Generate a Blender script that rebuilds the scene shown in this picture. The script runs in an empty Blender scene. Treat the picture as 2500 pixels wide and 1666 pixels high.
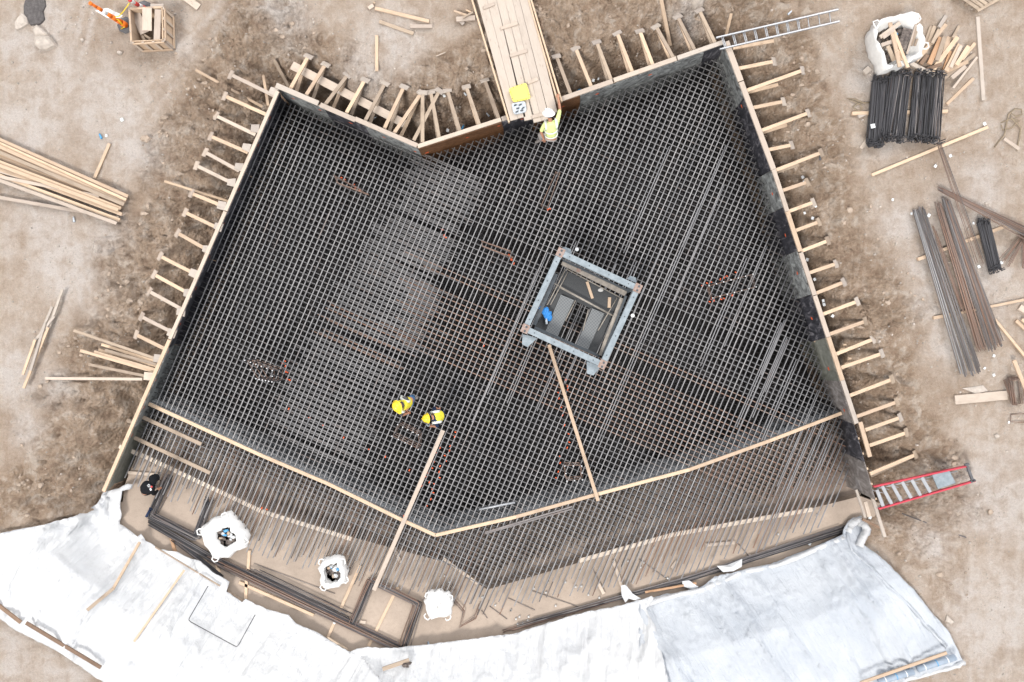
import bpy, bmesh, math, random
import numpy as np
from mathutils import Vector, Matrix
from mathutils.geometry import delaunay_2d_cdt
random.seed(7)
S = bpy.context.scene
COL = S.collection
# ------------------------------------------------------------------ camera
H = 19.0; F = 1667.0; CU, CV = 1250.0, 833.0
cam = bpy.data.cameras.new('camera'); cam.sensor_width = 36.0; cam.lens = 36.0*F/2500.0
cam.clip_start = 0.5; cam.clip_end = 600
camo = bpy.data.objects.new('camera', cam); COL.objects.link(camo)
camo.location = (0, 0, H); camo.rotation_euler = (0, 0, 0); S.camera = camo
# ------------------------------------------------------------------ light
SUN_EL, SUN_AZ = math.radians(52), math.radians(35)
w = bpy.data.worlds.new('World'); S.world = w; w.use_nodes = True
nt = w.node_tree; nt.nodes.clear()
sky = nt.nodes.new('ShaderNodeTexSky'); sky.sky_type = 'NISHITA'; sky.sun_disc = False
sky.sun_elevation = SUN_EL; sky.sun_rotation = SUN_AZ; sky.dust_density = 4.0; sky.air_density = 1.0
hs = nt.nodes.new('ShaderNodeHueSaturation'); hs.inputs['Saturation'].default_value = 0.22
bg = nt.nodes.new('ShaderNodeBackground'); bg.inputs['Strength'].default_value = 0.13
wo = nt.nodes.new('ShaderNodeOutputWorld')
nt.links.new(sky.outputs[0], hs.inputs['Color']); nt.links.new(hs.outputs[0], bg.inputs[0]); nt.links.new(bg.outputs[0], wo.inputs[0])
sl = bpy.data.lights.new('sun', 'SUN'); sl.energy = 2.2; sl.angle = math.radians(18); sl.color = (1.0, 0.95, 0.89)
so = bpy.data.objects.new('sun', sl); COL.objects.link(so)
so.rotation_euler = (math.pi/2-SUN_EL, 0, -SUN_AZ)
so.location = (0, 0, 12)
S.view_settings.view_transform = 'Standard'; S.view_settings.look = 'None'
S.view_settings.exposure = 0.68; S.view_settings.gamma = 1.0
S.cycles.max_bounces = 6; S.cycles.diffuse_bounces = 3

# ------------------------------------------------------------------ helpers
def W(u, v, z=0.0):
    k = (H-z)/F
    return Vector(((u-CU)*k, (CV-v)*k, z))
def cr(ox, oy, s=3.564):
    return lambda x, y, z=0.0: W(ox+x/s, oy+y/s, z)
ORD = ['first','second','third','fourth','fifth','sixth','seventh','eighth','ninth','tenth','eleventh','twelfth','thirteenth','fourteenth','fifteenth','sixteenth','seventeenth','eighteenth','nineteenth','twentieth','twenty-first','twenty-second','twenty-third','twenty-fourth','twenty-fifth','twenty-sixth','twenty-seventh','twenty-eighth','twenty-ninth','thirtieth','thirty-first','thirty-second','thirty-third','thirty-fourth','thirty-fifth','thirty-sixth','thirty-seventh','thirty-eighth','thirty-ninth','fortieth']
class MB:
    def __init__(s): s.v = []; s.f = []; s.uv = []; s.sm = []
    def add(s, vs, fs, uvs=None, smooth=False):
        o = len(s.v); s.v += [Vector(p) for p in vs]
        for i, f in enumerate(fs):
            s.f.append([o+k for k in f])
            s.uv.append(uvs[i] if uvs else [(vs[k][0], vs[k][1]) for k in f]); s.sm.append(smooth)
        return s
    def board(s, p0, p1, w=0.09, h=0.04, up=(0,0,1), w1=None, bow=0):
        p0 = Vector(p0); p1 = Vector(p1); d = p1-p0; L = d.length; d = d/L
        side = d.cross(Vector(up));
        if side.length < 1e-4: side = d.cross(Vector((1,0,0)))
        side.normalize(); n = side.cross(d); w1 = w1 or w
        ou, ov = random.uniform(0, 90), random.uniform(0, 90); vs = []
        N = 1 if not bow else 5
        for i in range(N+1):
            t = i/N; c = p0+d*L*t+side*bow*math.sin(math.pi*t); ww = w+(w1-w)*t
            for a, b in ((-1,-1),(1,-1),(1,1),(-1,1)): vs.append(c+side*a*ww/2+n*b*h/2)
        fs = [(3,2,1,0), (4*N, 4*N+1, 4*N+2, 4*N+3)]; uv = [[(ou, ov+.3*q) for q in range(4)], [(ou+L, ov+.3*q) for q in range(4)]]
        for i in range(N):
            for k in range(4):
                a = 4*i+k; b = 4*i+(k+1)%4; c_ = b+4; d_ = a+4
                wd = w if k in (0, 2) else h
                u0 = ou+L*i/N; u1 = ou+L*(i+1)/N
                fs.append((a, b, c_, d_)); uv.append([(u0, ov+k), (u0, ov+k+wd), (u1, ov+k+wd), (u1, ov+k)])
        return s.add(vs, fs, uv)
    def tube(s, pts, r, n=6, smooth=True, cap=True, r1=None, flat=1.0):
        pts = [Vector(p) for p in pts]; m = len(pts); vs = []; ou = random.uniform(0, 90); ov = random.uniform(0, 90); L = [0]
        for i in range(m):
            if i: L.append(L[-1]+(pts[i]-pts[i-1]).length)
            a = pts[max(i-1, 0)]; b = pts[min(i+1, m-1)]; d = (b-a).normalized()
            ref = Vector((0,0,1)) if abs(d.z) < .95 else Vector((1,0,0))
            x = d.cross(ref).normalized(); y = x.cross(d)
            rr = r if r1 is None else r+(r1-r)*i/(m-1)
            for k in range(n):
                t = 2*math.pi*(k+.5)/n; vs.append(pts[i]+x*math.cos(t)*rr+y*math.sin(t)*rr*flat)
        fs = []; uv = []
        for i in range(m-1):
            for k in range(n):
                k2 = (k+1) % n; fs.append((i*n+k, i*n+k2, (i+1)*n+k2, (i+1)*n+k))
                uv.append([(ou+L[i], ov+k*.01), (ou+L[i], ov+k*.01+.01), (ou+L[i+1], ov+k*.01+.01), (ou+L[i+1], ov+k*.01)])
        if cap:
            fs.append(tuple(range(n-1, -1, -1))); uv.append([(ou, ov)]*n)
            fs.append(tuple((m-1)*n+k for k in range(n))); uv.append([(ou, ov)]*n)
        return s.add(vs, fs, uv, smooth)
    def prism(s, poly, z0, z1, top=None):
        n = len(poly); top = top or poly
        vs = [(p[0], p[1], z0) for p in poly]+[(p[0], p[1], z1) for p in top]
        A = sum(poly[i][0]*poly[(i+1)%n][1]-poly[(i+1)%n][0]*poly[i][1] for i in range(n))
        fs = [tuple(range(n-1, -1, -1)), tuple(range(n, 2*n))]+[(i, (i+1)%n, n+(i+1)%n, n+i) for i in range(n)]
        if A < 0: fs = [f[::-1] for f in fs]
        return s.add(vs, fs)
    def quadbox(s, a, b, z0, z1, t):
        """vertical slab from a to b, thickness t to the left side"""
        a = Vector((a[0], a[1])); b = Vector((b[0], b[1])); d = (b-a).normalized(); nn = Vector((-d.y, d.x))*t
        return s.prism([a, b, b+nn, a+nn], z0, z1)
    def blob(s, c, r, seed=0, n=8, m=6, j=.18, zmin=None):
        rnd = random.Random(seed); vs = []; c = Vector(c)
        for i in range(m+1):
            ph = math.pi*i/m-math.pi/2
            for k in range(n):
                t = 2*math.pi*k/n; q = 1+rnd.uniform(-j, j) if 0 < i < m else 1
                p = Vector((math.cos(ph)*math.cos(t)*r[0]*q, math.cos(ph)*math.sin(t)*r[1]*q, math.sin(ph)*r[2]*q))
                vs.append(c+p)
        fs = [(i*n+k, i*n+(k+1)%n, (i+1)*n+(k+1)%n, (i+1)*n+k) for i in range(m) for k in range(n)]
        return s.add(vs, fs, None, j < .1)
    def sheet(s, pts, nx, ny):
        fs = [(j*nx+i, j*nx+i+1, (j+1)*nx+i+1, (j+1)*nx+i) for j in range(ny-1) for i in range(nx-1)]
        return s.add(pts, fs, None, True)
    def mesh(s, name, o=Vector((0,0,0))):
        me = bpy.data.meshes.new(name); me.from_pydata([tuple(p-o) for p in s.v], [], s.f)
        ul = me.uv_layers.new(name='UVMap'); flat = [c for u in s.uv for q in u for c in q]
        ul.data.foreach_set('uv', flat); me.polygons.foreach_set('use_smooth', s.sm); me.validate(); me.update(); return me
def tag(o, label=None, cat=None, group=None, kind=None):
    if label: o['label'] = label
    if cat: o['category'] = cat
    if group: o['group'] = group
    if kind: o['kind'] = kind
    return o
def empty(name, loc, label, cat, group=None):
    o = bpy.data.objects.new(name, None); COL.objects.link(o); o.location = loc; o.empty_display_size = .1
    return tag(o, label, cat, group)
def WL(o):
    v = Vector((0,0,0))
    while o is not None: v = v+o.location; o = o.parent
    return v
def part(name, mb, mat, parent, label=None, kind=None):
    o = bpy.data.objects.new(name, mb.mesh(name, WL(parent))); o.data.materials.append(mat); COL.objects.link(o); o.parent = parent
    return tag(o, label, None, None, kind)
def solo(name, mb, mat, label, cat, group=None, kind=None):
    c = sum(mb.v, Vector((0,0,0)))/len(mb.v); c.z = min(p.z for p in mb.v)
    o = bpy.data.objects.new(name, mb.mesh(name, c)); o.data.materials.append(mat); COL.objects.link(o); o.location = c
    return tag(o, label, cat, group, kind)
def plank(p0, p1, label, w=.095, h=.04, mat=None, group=None, name='board', cat='board', **k):
    return solo(name, MB().board(p0, p1, w, h, **k), mat or M['wood'], label, cat, group)

# ------------------------------------------------------------------ materials
M = {}
def base_mat(name, rough=.8, metal=0.0, spec=.3):
    m = bpy.data.materials.new(name); m.use_nodes = True; t = m.node_tree; b = t.nodes['Principled BSDF']
    b.inputs['Roughness'].default_value = rough; b.inputs['Metallic'].default_value = metal
    b.inputs['Specular IOR Level'].default_value = spec
    return m, t, b
def ramp(t, fac, stops, link=None):
    r = t.nodes.new('ShaderNodeValToRGB'); e = r.color_ramp.elements
    while len(e) < len(stops): e.new(.5)
    for i, (p, c) in enumerate(stops): e[i].position = p; e[i].color = (*c, 1)
    t.links.new(fac, r.inputs[0]); return r.outputs[0]
def noise(t, vec, scale, detail=4, rough=.55, dist=0):
    n = t.nodes.new('ShaderNodeTexNoise'); n.inputs['Scale'].default_value = scale; n.inputs['Detail'].default_value = detail
    n.inputs['Roughness'].default_value = rough; n.inputs['Distortion'].default_value = dist
    if vec is not None: t.links.new(vec, n.inputs['Vector'])
    return n.outputs['Fac']
def mapping(t, src, scale):
    tc = t.nodes.new('ShaderNodeTexCoord'); mp = t.nodes.new('ShaderNodeMapping'); mp.inputs['Scale'].default_value = scale
    t.links.new(tc.outputs[src], mp.inputs[0]); return mp.outputs[0]
def mix(t, fac, a, b, mode='MIX'):
    n = t.nodes.new('ShaderNodeMix'); n.data_type = 'RGBA'; n.blend_type = mode
    for s_, x in ((n.inputs[0], fac), (n.inputs[6], a), (n.inputs[7], b)):
        if isinstance(x, (int, float)): s_.default_value = x
        elif isinstance(x, tuple): s_.default_value = (*x, 1)
        else: t.links.new(x, s_)
    return n.outputs[2]
def bump(t, b, h, st, dist):
    n = t.nodes.new('ShaderNodeBump'); n.inputs['Strength'].default_value = st; n.inputs['Distance'].default_value = dist
    t.links.new(h, n.inputs['Height']); t.links.new(n.outputs[0], b.inputs['Normal'])
def wood(name, c0, c1, dirt=(.2,.15,.11), da=.35, rv=.25):
    m, t, b = base_mat(name, .85, 0, .2)
    uv = mapping(t, 'UV', (1.2, 26, 1)); g = noise(t, uv, 3.0, 5, .6, .4)
    col = ramp(t, g, [(.3, c0), (.7, c1)])
    uv2 = mapping(t, 'UV', (1, 1.6, 1)); d = noise(t, uv2, 2.2, 4, .65)
    col = mix(t, ramp(t, d, [(.5, (0,0,0)), (.78, (da,da,da))]), col, dirt)
    kn = t.nodes.new('ShaderNodeTexVoronoi'); kn.inputs['Scale'].default_value = 1.0; t.links.new(mapping(t, 'UV', (2.4, 14, 1)), kn.inputs['Vector'])
    col = mix(t, ramp(t, kn.outputs['Distance'], [(.05, (.6,.6,.6)), (.13, (0,0,0))]), col, (.16,.09,.05))
    oi = t.nodes.new('ShaderNodeObjectInfo'); r = ramp(t, oi.outputs['Random'], [(0, (1-rv,1-rv,1-rv*.9)), (1, (1.0,1.0,1.0))])
    col = mix(t, 1.0, col, r, 'MULTIPLY')
    t.links.new(col, b.inputs['Base Color']); bump(t, b, g, .25, .004); M[name] = m
wood('wood', (.56,.41,.28), (.70,.55,.41))
wood('wood_pale', (.52,.43,.35), (.61,.525,.445), (.32,.27,.22), .5)
wood('wood_bright', (.66,.56,.46), (.78,.69,.59), (.4,.33,.27), .4, .1); wood('wood_gang', (.46,.395,.335), (.54,.475,.415), (.3,.25,.21), .4, .07)
wood('wood_old', (.36,.28,.21), (.50,.41,.32), (.16,.12,.09), .6)
wood('wood_dark', (.20,.13,.09), (.30,.21,.15), (.1,.07,.05), .6)
wood('wood_grey', (.43,.375,.325), (.53,.475,.42), (.3,.25,.21), .5, .2)
wood('wood_red', (.50,.29,.16), (.62,.41,.26), (.22,.13,.08), .5)
def plain(name, col, rough=.6, metal=0, var=.25, sc=4, spec=.4, bmp=0, bsc=30, col2=None, src='Object'):
    m, t, b = base_mat(name, rough, metal, spec)
    n = noise(t, mapping(t, src, (1,1,1)), sc, 6, .65)
    c2 = col2 or tuple(c*(1-var) for c in col)
    t.links.new(ramp(t, n, [(.35, c2), (.65, col)]), b.inputs['Base Color'])
    if bmp: bump(t, b, noise(t, mapping(t, src, (1,1,1)), bsc, 6, .6), bmp, .02)
    M[name] = m; return m
def steel(name, c0, c1, rust, amt):
    m, t, b = base_mat(name, .6, .25, .5)
    oi = t.nodes.new('ShaderNodeObjectInfo')
    g = noise(t, mapping(t, 'UV', (1.3, 9, 1)), 2.0, 5, .6)
    col = ramp(t, g, [(.3, c0), (.7, c1)])
    g2 = noise(t, mapping(t, 'UV', (.5, 2, 1)), 1.6, 4, .7)
    col = mix(t, ramp(t, g2, [(.62-amt*.4, (0,0,0)), (.85-amt*.3, (.85,.85,.85))]), col, rust)
    wv = t.nodes.new('ShaderNodeTexWave'); wv.inputs['Scale'].default_value = 22; t.links.new(mapping(t, 'UV', (1,0,0)), wv.inputs['Vector'])
    r = ramp(t, oi.outputs['Random'], [(0, (.75,.75,.75)), (1, (1.1,1.08,1.05))]); col = mix(t, 1.0, col, r, 'MULTIPLY')
    t.links.new(col, b.inputs['Base Color']); bump(t, b, wv.outputs['Fac'], .3, .002); M[name] = m
steel('rebar', (.255,.255,.268), (.41,.41,.425), (.24,.16,.125), .10)
steel('rebar_shade_black', (.014,.014,.015), (.028,.027,.028), (.04,.025,.02), .3)  # lower mats: shade between the bars is put into this near-black colour
steel('rebar_cross', (.125,.125,.13), (.21,.21,.217), (.22,.14,.105), .14)
steel('rebar_rusty', (.20,.16,.145), (.29,.23,.20), (.27,.145,.095), .6)
steel('rebar_black', (.035,.036,.042), (.08,.08,.09), (.10,.06,.05), .1)
steel('rebar_grey', (.13,.12,.125), (.25,.235,.235), (.24,.14,.095), .2)
plain('tie_wire', (.16,.15,.15), .5, .4)
plain('galv', (.30,.35,.385), .5, .2, .3, 7, .5, 0, 30, (.21,.25,.28))
plain('galv_dirty', (.40,.36,.31), .6, .2, .3, 9, .5, 0, 30, (.24,.22,.2))
plain('steel_dark', (.10,.115,.13), .5, .4, .3, 6, .5)
plain('rusty_plate', (.28,.17,.13), .7, .2, .4, 20, .3, 0, 30, (.36,.31,.29))
plain('alu', (.46,.475,.50), .45, .45, .15)
plain('lath', (.72,.76,.80), .35, .3, .5, 14, .6, .3, 60)
plain('white_plastic', (.80,.82,.84), .55, 0, .06, 3, .4, .5, 9)
plain('woven', (.80,.80,.79), .7, 0, .12, 5, .3, .6, 12)
plain('paper', (.75,.79,.81), .8, 0, .08)
plain('orange_paint', (.80,.14,.05), .8, 0, .25, 25)
plain('orange', (.90,.20,.02), .5, 0, .1); plain('red', (.62,.05,.05), .45, 0, .15)
plain('red_rail', (.55,.06,.09), .45, 0, .2)
plain('yellow_tape', (.85,.62,.03), .5, 0, .1); plain('rubber', (.13,.13,.14), .8, 0, .3)
plain('lid', (.90,.78,.16), .4, 0, .06, 3); plain('clear', (.58,.64,.70), .25, 0, .35, 16)
plain('black_item', (.03,.035,.045), .5, 0, .3)
plain('rock', (.56,.50,.445), .95, 0, .3, 6, .2, .8, 14); plain('asphalt', (.14,.13,.13), .95, 0, .4, 12, .2, 1, 30)
plain('clod', (.48,.39,.315), .97, 0, .4, 3, .1, 1, 25); plain('block', (.55,.55,.54), .9, 0, .15, 10)
plain('helmet_yellow', (.92,.68,.04), .35, 0, .04, 3, .5); plain('helmet_white', (.86,.87,.89), .35, 0, .04, 3, .5)
plain('hivis', (.86,.77,.07), .8, 0, .15, 12, .2, .4, 14); plain('hivis_lime', (.74,.86,.36), .8, 0, .15, 12, .2, .5, 12)
plain('reflective', (.72,.74,.70), .4, 0, .12); plain('jeans', (.06,.15,.30), .9, 0, .3, 12, .1)
plain('navy', (.025,.04,.085), .9, 0, .3, 12, .1); plain('grey_cloth', (.12,.12,.13), .9, 0, .3, 12, .1)
plain('trouser_grey', (.47,.44,.42), .9, 0, .3, 12, .1, .4, 12); plain('black_cloth', (.016,.017,.02), .9, 0, .4, 12, .1, .3, 14)
plain('skin', (.50,.25,.16), .6, 0, .12, 8, .3); plain('boot', (.24,.22,.21), .8, 0, .3); plain('glove', (.62,.25,.10), .8, 0, .2)
plain('blue_bag', (.03,.25,.68), .5, 0, .35, 10, .4, .6, 14); plain('rolls', (.34,.41,.50), .5, 0, .2, 4)
plain('blue_band', (.10,.38,.68), .4); plain('strap_tan', (.30,.24,.17), .9, 0, .3, 10, .2)
plain('debris', (.20,.17,.15), .8, 0, .7, 14, .3, .8, 20, (.05,.04,.04)); plain('film_scrap', (.62,.64,.66), .3, 0, .2, 8, .5, .6, 12)
def film(name, c0, c1, c2, sc=(3,3,3)):
    m, t, b = base_mat(name, .55, 0, .45); v = mapping(t, 'Object', sc)
    n = noise(t, v, 1.4, 7, .68, 1.2); col = ramp(t, n, [(.36, c0), (.52, c1), (.70, c2)])
    t.links.new(col, b.inputs['Base Color']); bump(t, b, n, .4, .02); M[name] = m
film('film_black', (.018,.018,.022), (.045,.045,.055), (.24,.23,.25), (4,4,1.5))
film('film_grey', (.07,.07,.07), (.24,.25,.25), (.46,.485,.475))
film('ply_brown', (.10,.045,.02), (.17,.08,.035), (.26,.14,.08), (3,3,8))
film('ply_green', (.13,.13,.11), (.19,.195,.17), (.27,.27,.24), (1.5,1.5,1.5))
film('ply_greybrown', (.12,.105,.10), (.22,.20,.19), (.36,.34,.34), (3,3,2))
# concrete blinding
def concrete(name, c):
    m, t, b = base_mat(name, .9, 0, .25); v = mapping(t, 'Object', (1,1,1))
    n1 = noise(t, v, .8, 6, .6); n2 = noise(t, v, 9, 8, .7); n3 = noise(t, v, 60, 3, .7)
    col = ramp(t, n1, [(.3, tuple(x*.72 for x in c)), (.7, c)])
    col = mix(t, ramp(t, n2, [(.50, (0,0,0)), (.8, (.4,.4,.4))]), col, tuple(x*.45 for x in c))
    col = mix(t, .25, col, ramp(t, n3, [(.35, (.3,.3,.3)), (.65, (.75,.75,.75))]), 'OVERLAY')
    t.links.new(col, b.inputs['Base Color']); bump(t, b, n2, .3, .02); M[name] = m
concrete('blinding', (.42,.345,.285)); concrete('ledge', (.30,.245,.205)); concrete('pit_concrete_shaded', (.014,.013,.013))  # pit floor concrete carries the pit's shade in its near-black colour
# earth
m, t, b = base_mat('earth', .97, 0, .12)
at = t.nodes.new('ShaderNodeAttribute'); at.attribute_name = 'dis'; sep = t.nodes.new('ShaderNodeSeparateColor'); t.links.new(at.outputs['Color'], sep.inputs[0])
v = mapping(t, 'Object', (1,1,1))
n0 = noise(t, v, .55, 8, .62, .6); n1a = noise(t, v, 2.6, 9, .66, .4)
mpr = t.nodes.new('ShaderNodeMapping'); mpr.inputs['Rotation'].default_value = (0,0,math.radians(62)); mpr.inputs['Scale'].default_value = (5.5,.55,1); t.links.new(v, mpr.inputs[0]); ns_ = noise(t, mpr.outputs[0], 1.3, 6, .6, .5)
mx_ = t.nodes.new('ShaderNodeMix'); mx_.data_type = 'FLOAT'; mx_.inputs[0].default_value = .22; t.links.new(n1a, mx_.inputs[2]); t.links.new(ns_, mx_.inputs[3]); n1 = mx_.outputs[0]; n2 = noise(t, v, 17, 6, .72); n3 = noise(t, v, 70, 3, .7)
pale = ramp(t, n1, [(.40, (.57,.455,.365)), (.49, (.645,.535,.445)), (.57, (.71,.62,.545))])
pale = mix(t, ramp(t, n0, [(.45, (0,0,0)), (.58, (.85,.85,.85))]), pale, ramp(t, n1, [(.38, (.50,.385,.30)), (.6, (.60,.49,.40))]))
brown = ramp(t, n1, [(.39, (.43,.315,.235)), (.48, (.51,.39,.295)), (.54, (.58,.46,.365)), (.60, (.70,.60,.51))])
brown = mix(t, ramp(t, n2, [(.55, (0,0,0)), (.72, (.75,.75,.75))]), brown, (.52,.44,.37))
fc = t.nodes.new('ShaderNodeMath'); fc.operation = 'ADD'; t.links.new(sep.outputs[0], fc.inputs[0])
nn = t.nodes.new('ShaderNodeMath'); nn.operation = 'MULTIPLY_ADD'; t.links.new(n1, nn.inputs[0]); nn.inputs[1].default_value = 1.3; nn.inputs[2].default_value = -.65
t.links.new(nn.outputs[0], fc.inputs[1])
col = mix(t, ramp(t, fc.outputs[0], [(.35, (0,0,0)), (.65, (1,1,1))]), pale, brown)
du = t.nodes.new('ShaderNodeMath'); du.operation = 'MULTIPLY'; t.links.new(sep.outputs[2], du.inputs[0]); t.links.new(ramp(t, n1, [(.36,(.35,.35,.35)),(.56,(1,1,1))]), du.inputs[1])
col = mix(t, du.outputs[0], col, (.80,.74,.70))
col = mix(t, sep.outputs[1], col, (.235,.155,.105))            # darker soil tone, strongest beside the pit outline
col = mix(t, .8, col, ramp(t, n3, [(.3, (.72,.71,.70)), (.7, (1.18,1.18,1.18))]), 'MULTIPLY'); col = mix(t, .8, col, ramp(t, n2, [(.32, (.86,.84,.82)), (.68, (1.10,1.10,1.10))]), 'MULTIPLY')
vo = t.nodes.new('ShaderNodeTexVoronoi'); vo.inputs['Scale'].default_value = 24; t.links.new(v, vo.inputs['Vector'])
vv = mix(t, ramp(t, vo.outputs['Distance'], [(.12, (1,1,1)), (.22, (0,0,0))]), 0.0 if False else (0,0,0), ramp(t, n1, [(.5, (0,0,0)), (.6, (.75,.75,.75))]))
col = mix(t, vv, col, (.62,.58,.54))
t.links.new(col, b.inputs['Base Color'])
ad = t.nodes.new('ShaderNodeMath'); ad.operation = 'ADD'; t.links.new(n2, ad.inputs[0]); t.links.new(n3, ad.inputs[1])
v5 = t.nodes.new('ShaderNodeTexVoronoi'); v5.inputs['Scale'].default_value = 9; t.links.new(v, v5.inputs['Vector']); v6 = t.nodes.new('ShaderNodeMath'); v6.operation = 'MULTIPLY'; t.links.new(v5.outputs['Distance'], v6.inputs[0]); t.links.new(sep.outputs[0], v6.inputs[1])
v7 = t.nodes.new('ShaderNodeMath'); v7.operation = 'MULTIPLY_ADD'; t.links.new(v6.outputs[0], v7.inputs[0]); v7.inputs[1].default_value = -1.6; t.links.new(ad.outputs[0], v7.inputs[2]); ad = v7
ad2 = t.nodes.new('ShaderNodeMath'); ad2.operation = 'MULTIPLY_ADD'; t.links.new(n1, ad2.inputs[0]); ad2.inputs[1].default_value = 2.0; t.links.new(ad.outputs[0], ad2.inputs[2])
bump(t, b, ad2.outputs[0], 1.0, .07); M['earth'] = m
# tarp
m, t, b = base_mat('tarp', .5, 0, .35); v = mapping(t, 'Object', (1,1,1))
n1 = noise(t, v, .5, 5, .6, 0.1); n2 = noise(t, v, 3.5, 8, .6, .4); uvn = noise(t, mapping(t, 'UV', (1.5,.2,1)), 2.2, 4, .55, .3); uvm = t.nodes.new('ShaderNodeMath'); uvm.operation = 'MULTIPLY_ADD'; t.links.new(uvn, uvm.inputs[0]); uvm.inputs[1].default_value = 3.0; t.links.new(n2, uvm.inputs[2]); n2 = uvm.outputs[0]
t.links.new(ramp(t, n1, [(.35, (.545,.56,.58)), (.6, (.60,.61,.62))]), b.inputs['Base Color']); bump(t, b, n2, .75, .06); M['tarp'] = m
m, t, b = base_mat('tarp_blue', .42, 0, .4); v = mapping(t, 'Object', (1,1,1))
n1 = noise(t, v, .7, 5, .55, .1); n2 = noise(t, v, 5, 8, .65, .5); uvn = noise(t, mapping(t, 'UV', (1.5,.2,1)), 2.2, 4, .55, .3); uvm = t.nodes.new('ShaderNodeMath'); uvm.operation = 'MULTIPLY_ADD'; t.links.new(uvn, uvm.inputs[0]); uvm.inputs[1].default_value = 3.0; t.links.new(n2, uvm.inputs[2]); n2 = uvm.outputs[0]
t.links.new(ramp(t, n1, [(.33, (.40,.435,.485)), (.62, (.49,.52,.56))]), b.inputs['Base Color']); bump(t, b, n2, .7, .06); M['tarp_blue'] = m

# ------------------------------------------------------------------ pit outline and terrain
R1=cr(0,0); R2=cr(620,0); R3=cr(1240,0); R4=cr(1860,0)
Q1=cr(0,410); Q2=cr(620,410); Q3=cr(1240,410); Q4=cr(1860,410)
T1=cr(0,820); T2=cr(620,820); T3=cr(1240,820); T4=cr(1860,820)
U1=cr(0,1226); U2=cr(620,1226); U3=cr(1240,1226); U4=cr(1860,1226)
TARP_EDGE = [(2100,1262),(2062,1285),(1880,1372),(1745,1408),(1600,1450),(1436,1490),(1260,1541),(1041,1576),(954,1584),(850,1588),(774,1543),(704,1501),(623,1479),(558,1440),(519,1397),(460,1361),(393,1342),(337,1310),(292,1265),(286,1215)]
PIT = [(670,205),(1019,349),(1777,95),(1894,430),(2028,840),(2092,1036),(2143,1225)]+TARP_EDGE+[(249,1200)]
ZP = [-.1]*6+[-1.1]*(len(PIT)-7)+[-.2]
PITW = [W(*p, 0) if i < 6 or i == len(PIT)-1 else W(*p, -1.08) for i, p in enumerate(PIT)]
PX = np.array([p.x for p in PITW]); PY = np.array([p.y for p in PITW])
def hashn(ix, iy, seed):
    h = (ix.astype(np.int64)*374761393+iy.astype(np.int64)*668265263+seed*974711) & 0xffffffff
    h = ((h ^ (h >> 13))*1274126177) & 0xffffffff
    return ((h ^ (h >> 16)) & 0xffff)/65535.0
def vn(x, y, seed):
    x0 = np.floor(x); y0 = np.floor(y); fx = x-x0; fy = y-y0; fx = fx*fx*(3-2*fx); fy = fy*fy*(3-2*fy)
    a = hashn(x0, y0, seed); b_ = hashn(x0+1, y0, seed); c = hashn(x0, y0+1, seed); d = hashn(x0+1, y0+1, seed)
    return (a*(1-fx)+b_*fx)*(1-fy)+(c*(1-fx)+d*fx)*fy
def fbm(x, y, seed, o=5, g=.5):
    s = 0; a = 1; n = 0
    for i in range(o): s = s+a*vn(x*2**i+i*17.3, y*2**i-i*9.1, seed+i); n += a; a *= g
    return s/n-.5
def inside(x, y, px, py):
    r = np.zeros(x.shape, bool); n = len(px)
    for i in range(n):
        x0, y0, x1, y1 = px[i], py[i], px[(i+1)%n], py[(i+1)%n]
        c = ((y0 > y) != (y1 > y)); xx = (x1-x0)*(y-y0)/((y1-y0) if y1 != y0 else 1e-9)+x0
        r ^= c & (x < xx)
    return r
def dist(x, y, px, py, closed=True):
    d = np.full(x.shape, 1e9); n = len(px)
    for i in range(n if closed else n-1):
        x0, y0, x1, y1 = px[i], py[i], px[(i+1)%n], py[(i+1)%n]; dx, dy = x1-x0, y1-y0
        q = np.clip(((x-x0)*dx+(y-y0)*dy)/(dx*dx+dy*dy+1e-12), 0, 1)
        d = np.minimum(d, np.hypot(x-x0-q*dx, y-y0-q*dy))
    return d
def smooth(a, b, x):
    q = np.clip((x-a)/(b-a), 0, 1); return q*q*(3-2*q)
def polyw(pts, z=0):
    q = [W(*p, z) for p in pts]; return np.array([a.x for a in q]), np.array([a.y for a in q])
BROWN = polyw([(560,-60),(485,110),(395,260),(335,380),(318,500),(215,600),(205,720),(130,850),(60,990),(20,1150),(-80,1230),(-80,1330),(200,1290),(700,1520),(1300,1560),(2100,1270),(2220,1440),(2280,1530),(2360,1480),(2400,1380),(2390,1230),(2340,1100),(2300,960),(2240,800),(2210,640),(2110,520),(2100,380),(2040,250),(2020,120),(1960,-60),(1290,-60),(1180,60),(1080,90),(980,150),(920,180),(860,100),(800,40),(700,-60)])
TMASK = polyw([(262,1205),(300,1250),(345,1312),(470,1368),(560,1440),(640,1482),(850,1592),(1041,1582),(1260,1550),(1563,1470),(1880,1382),(2062,1300),(2100,1275),(2112,1330),(2225,1438),(2350,1618),(2202,1660),(2120,1760),(310,1760),(252,1660),(0,1500),(-150,1440),(-150,1340),(0,1312),(180,1270),(245,1215)])
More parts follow.
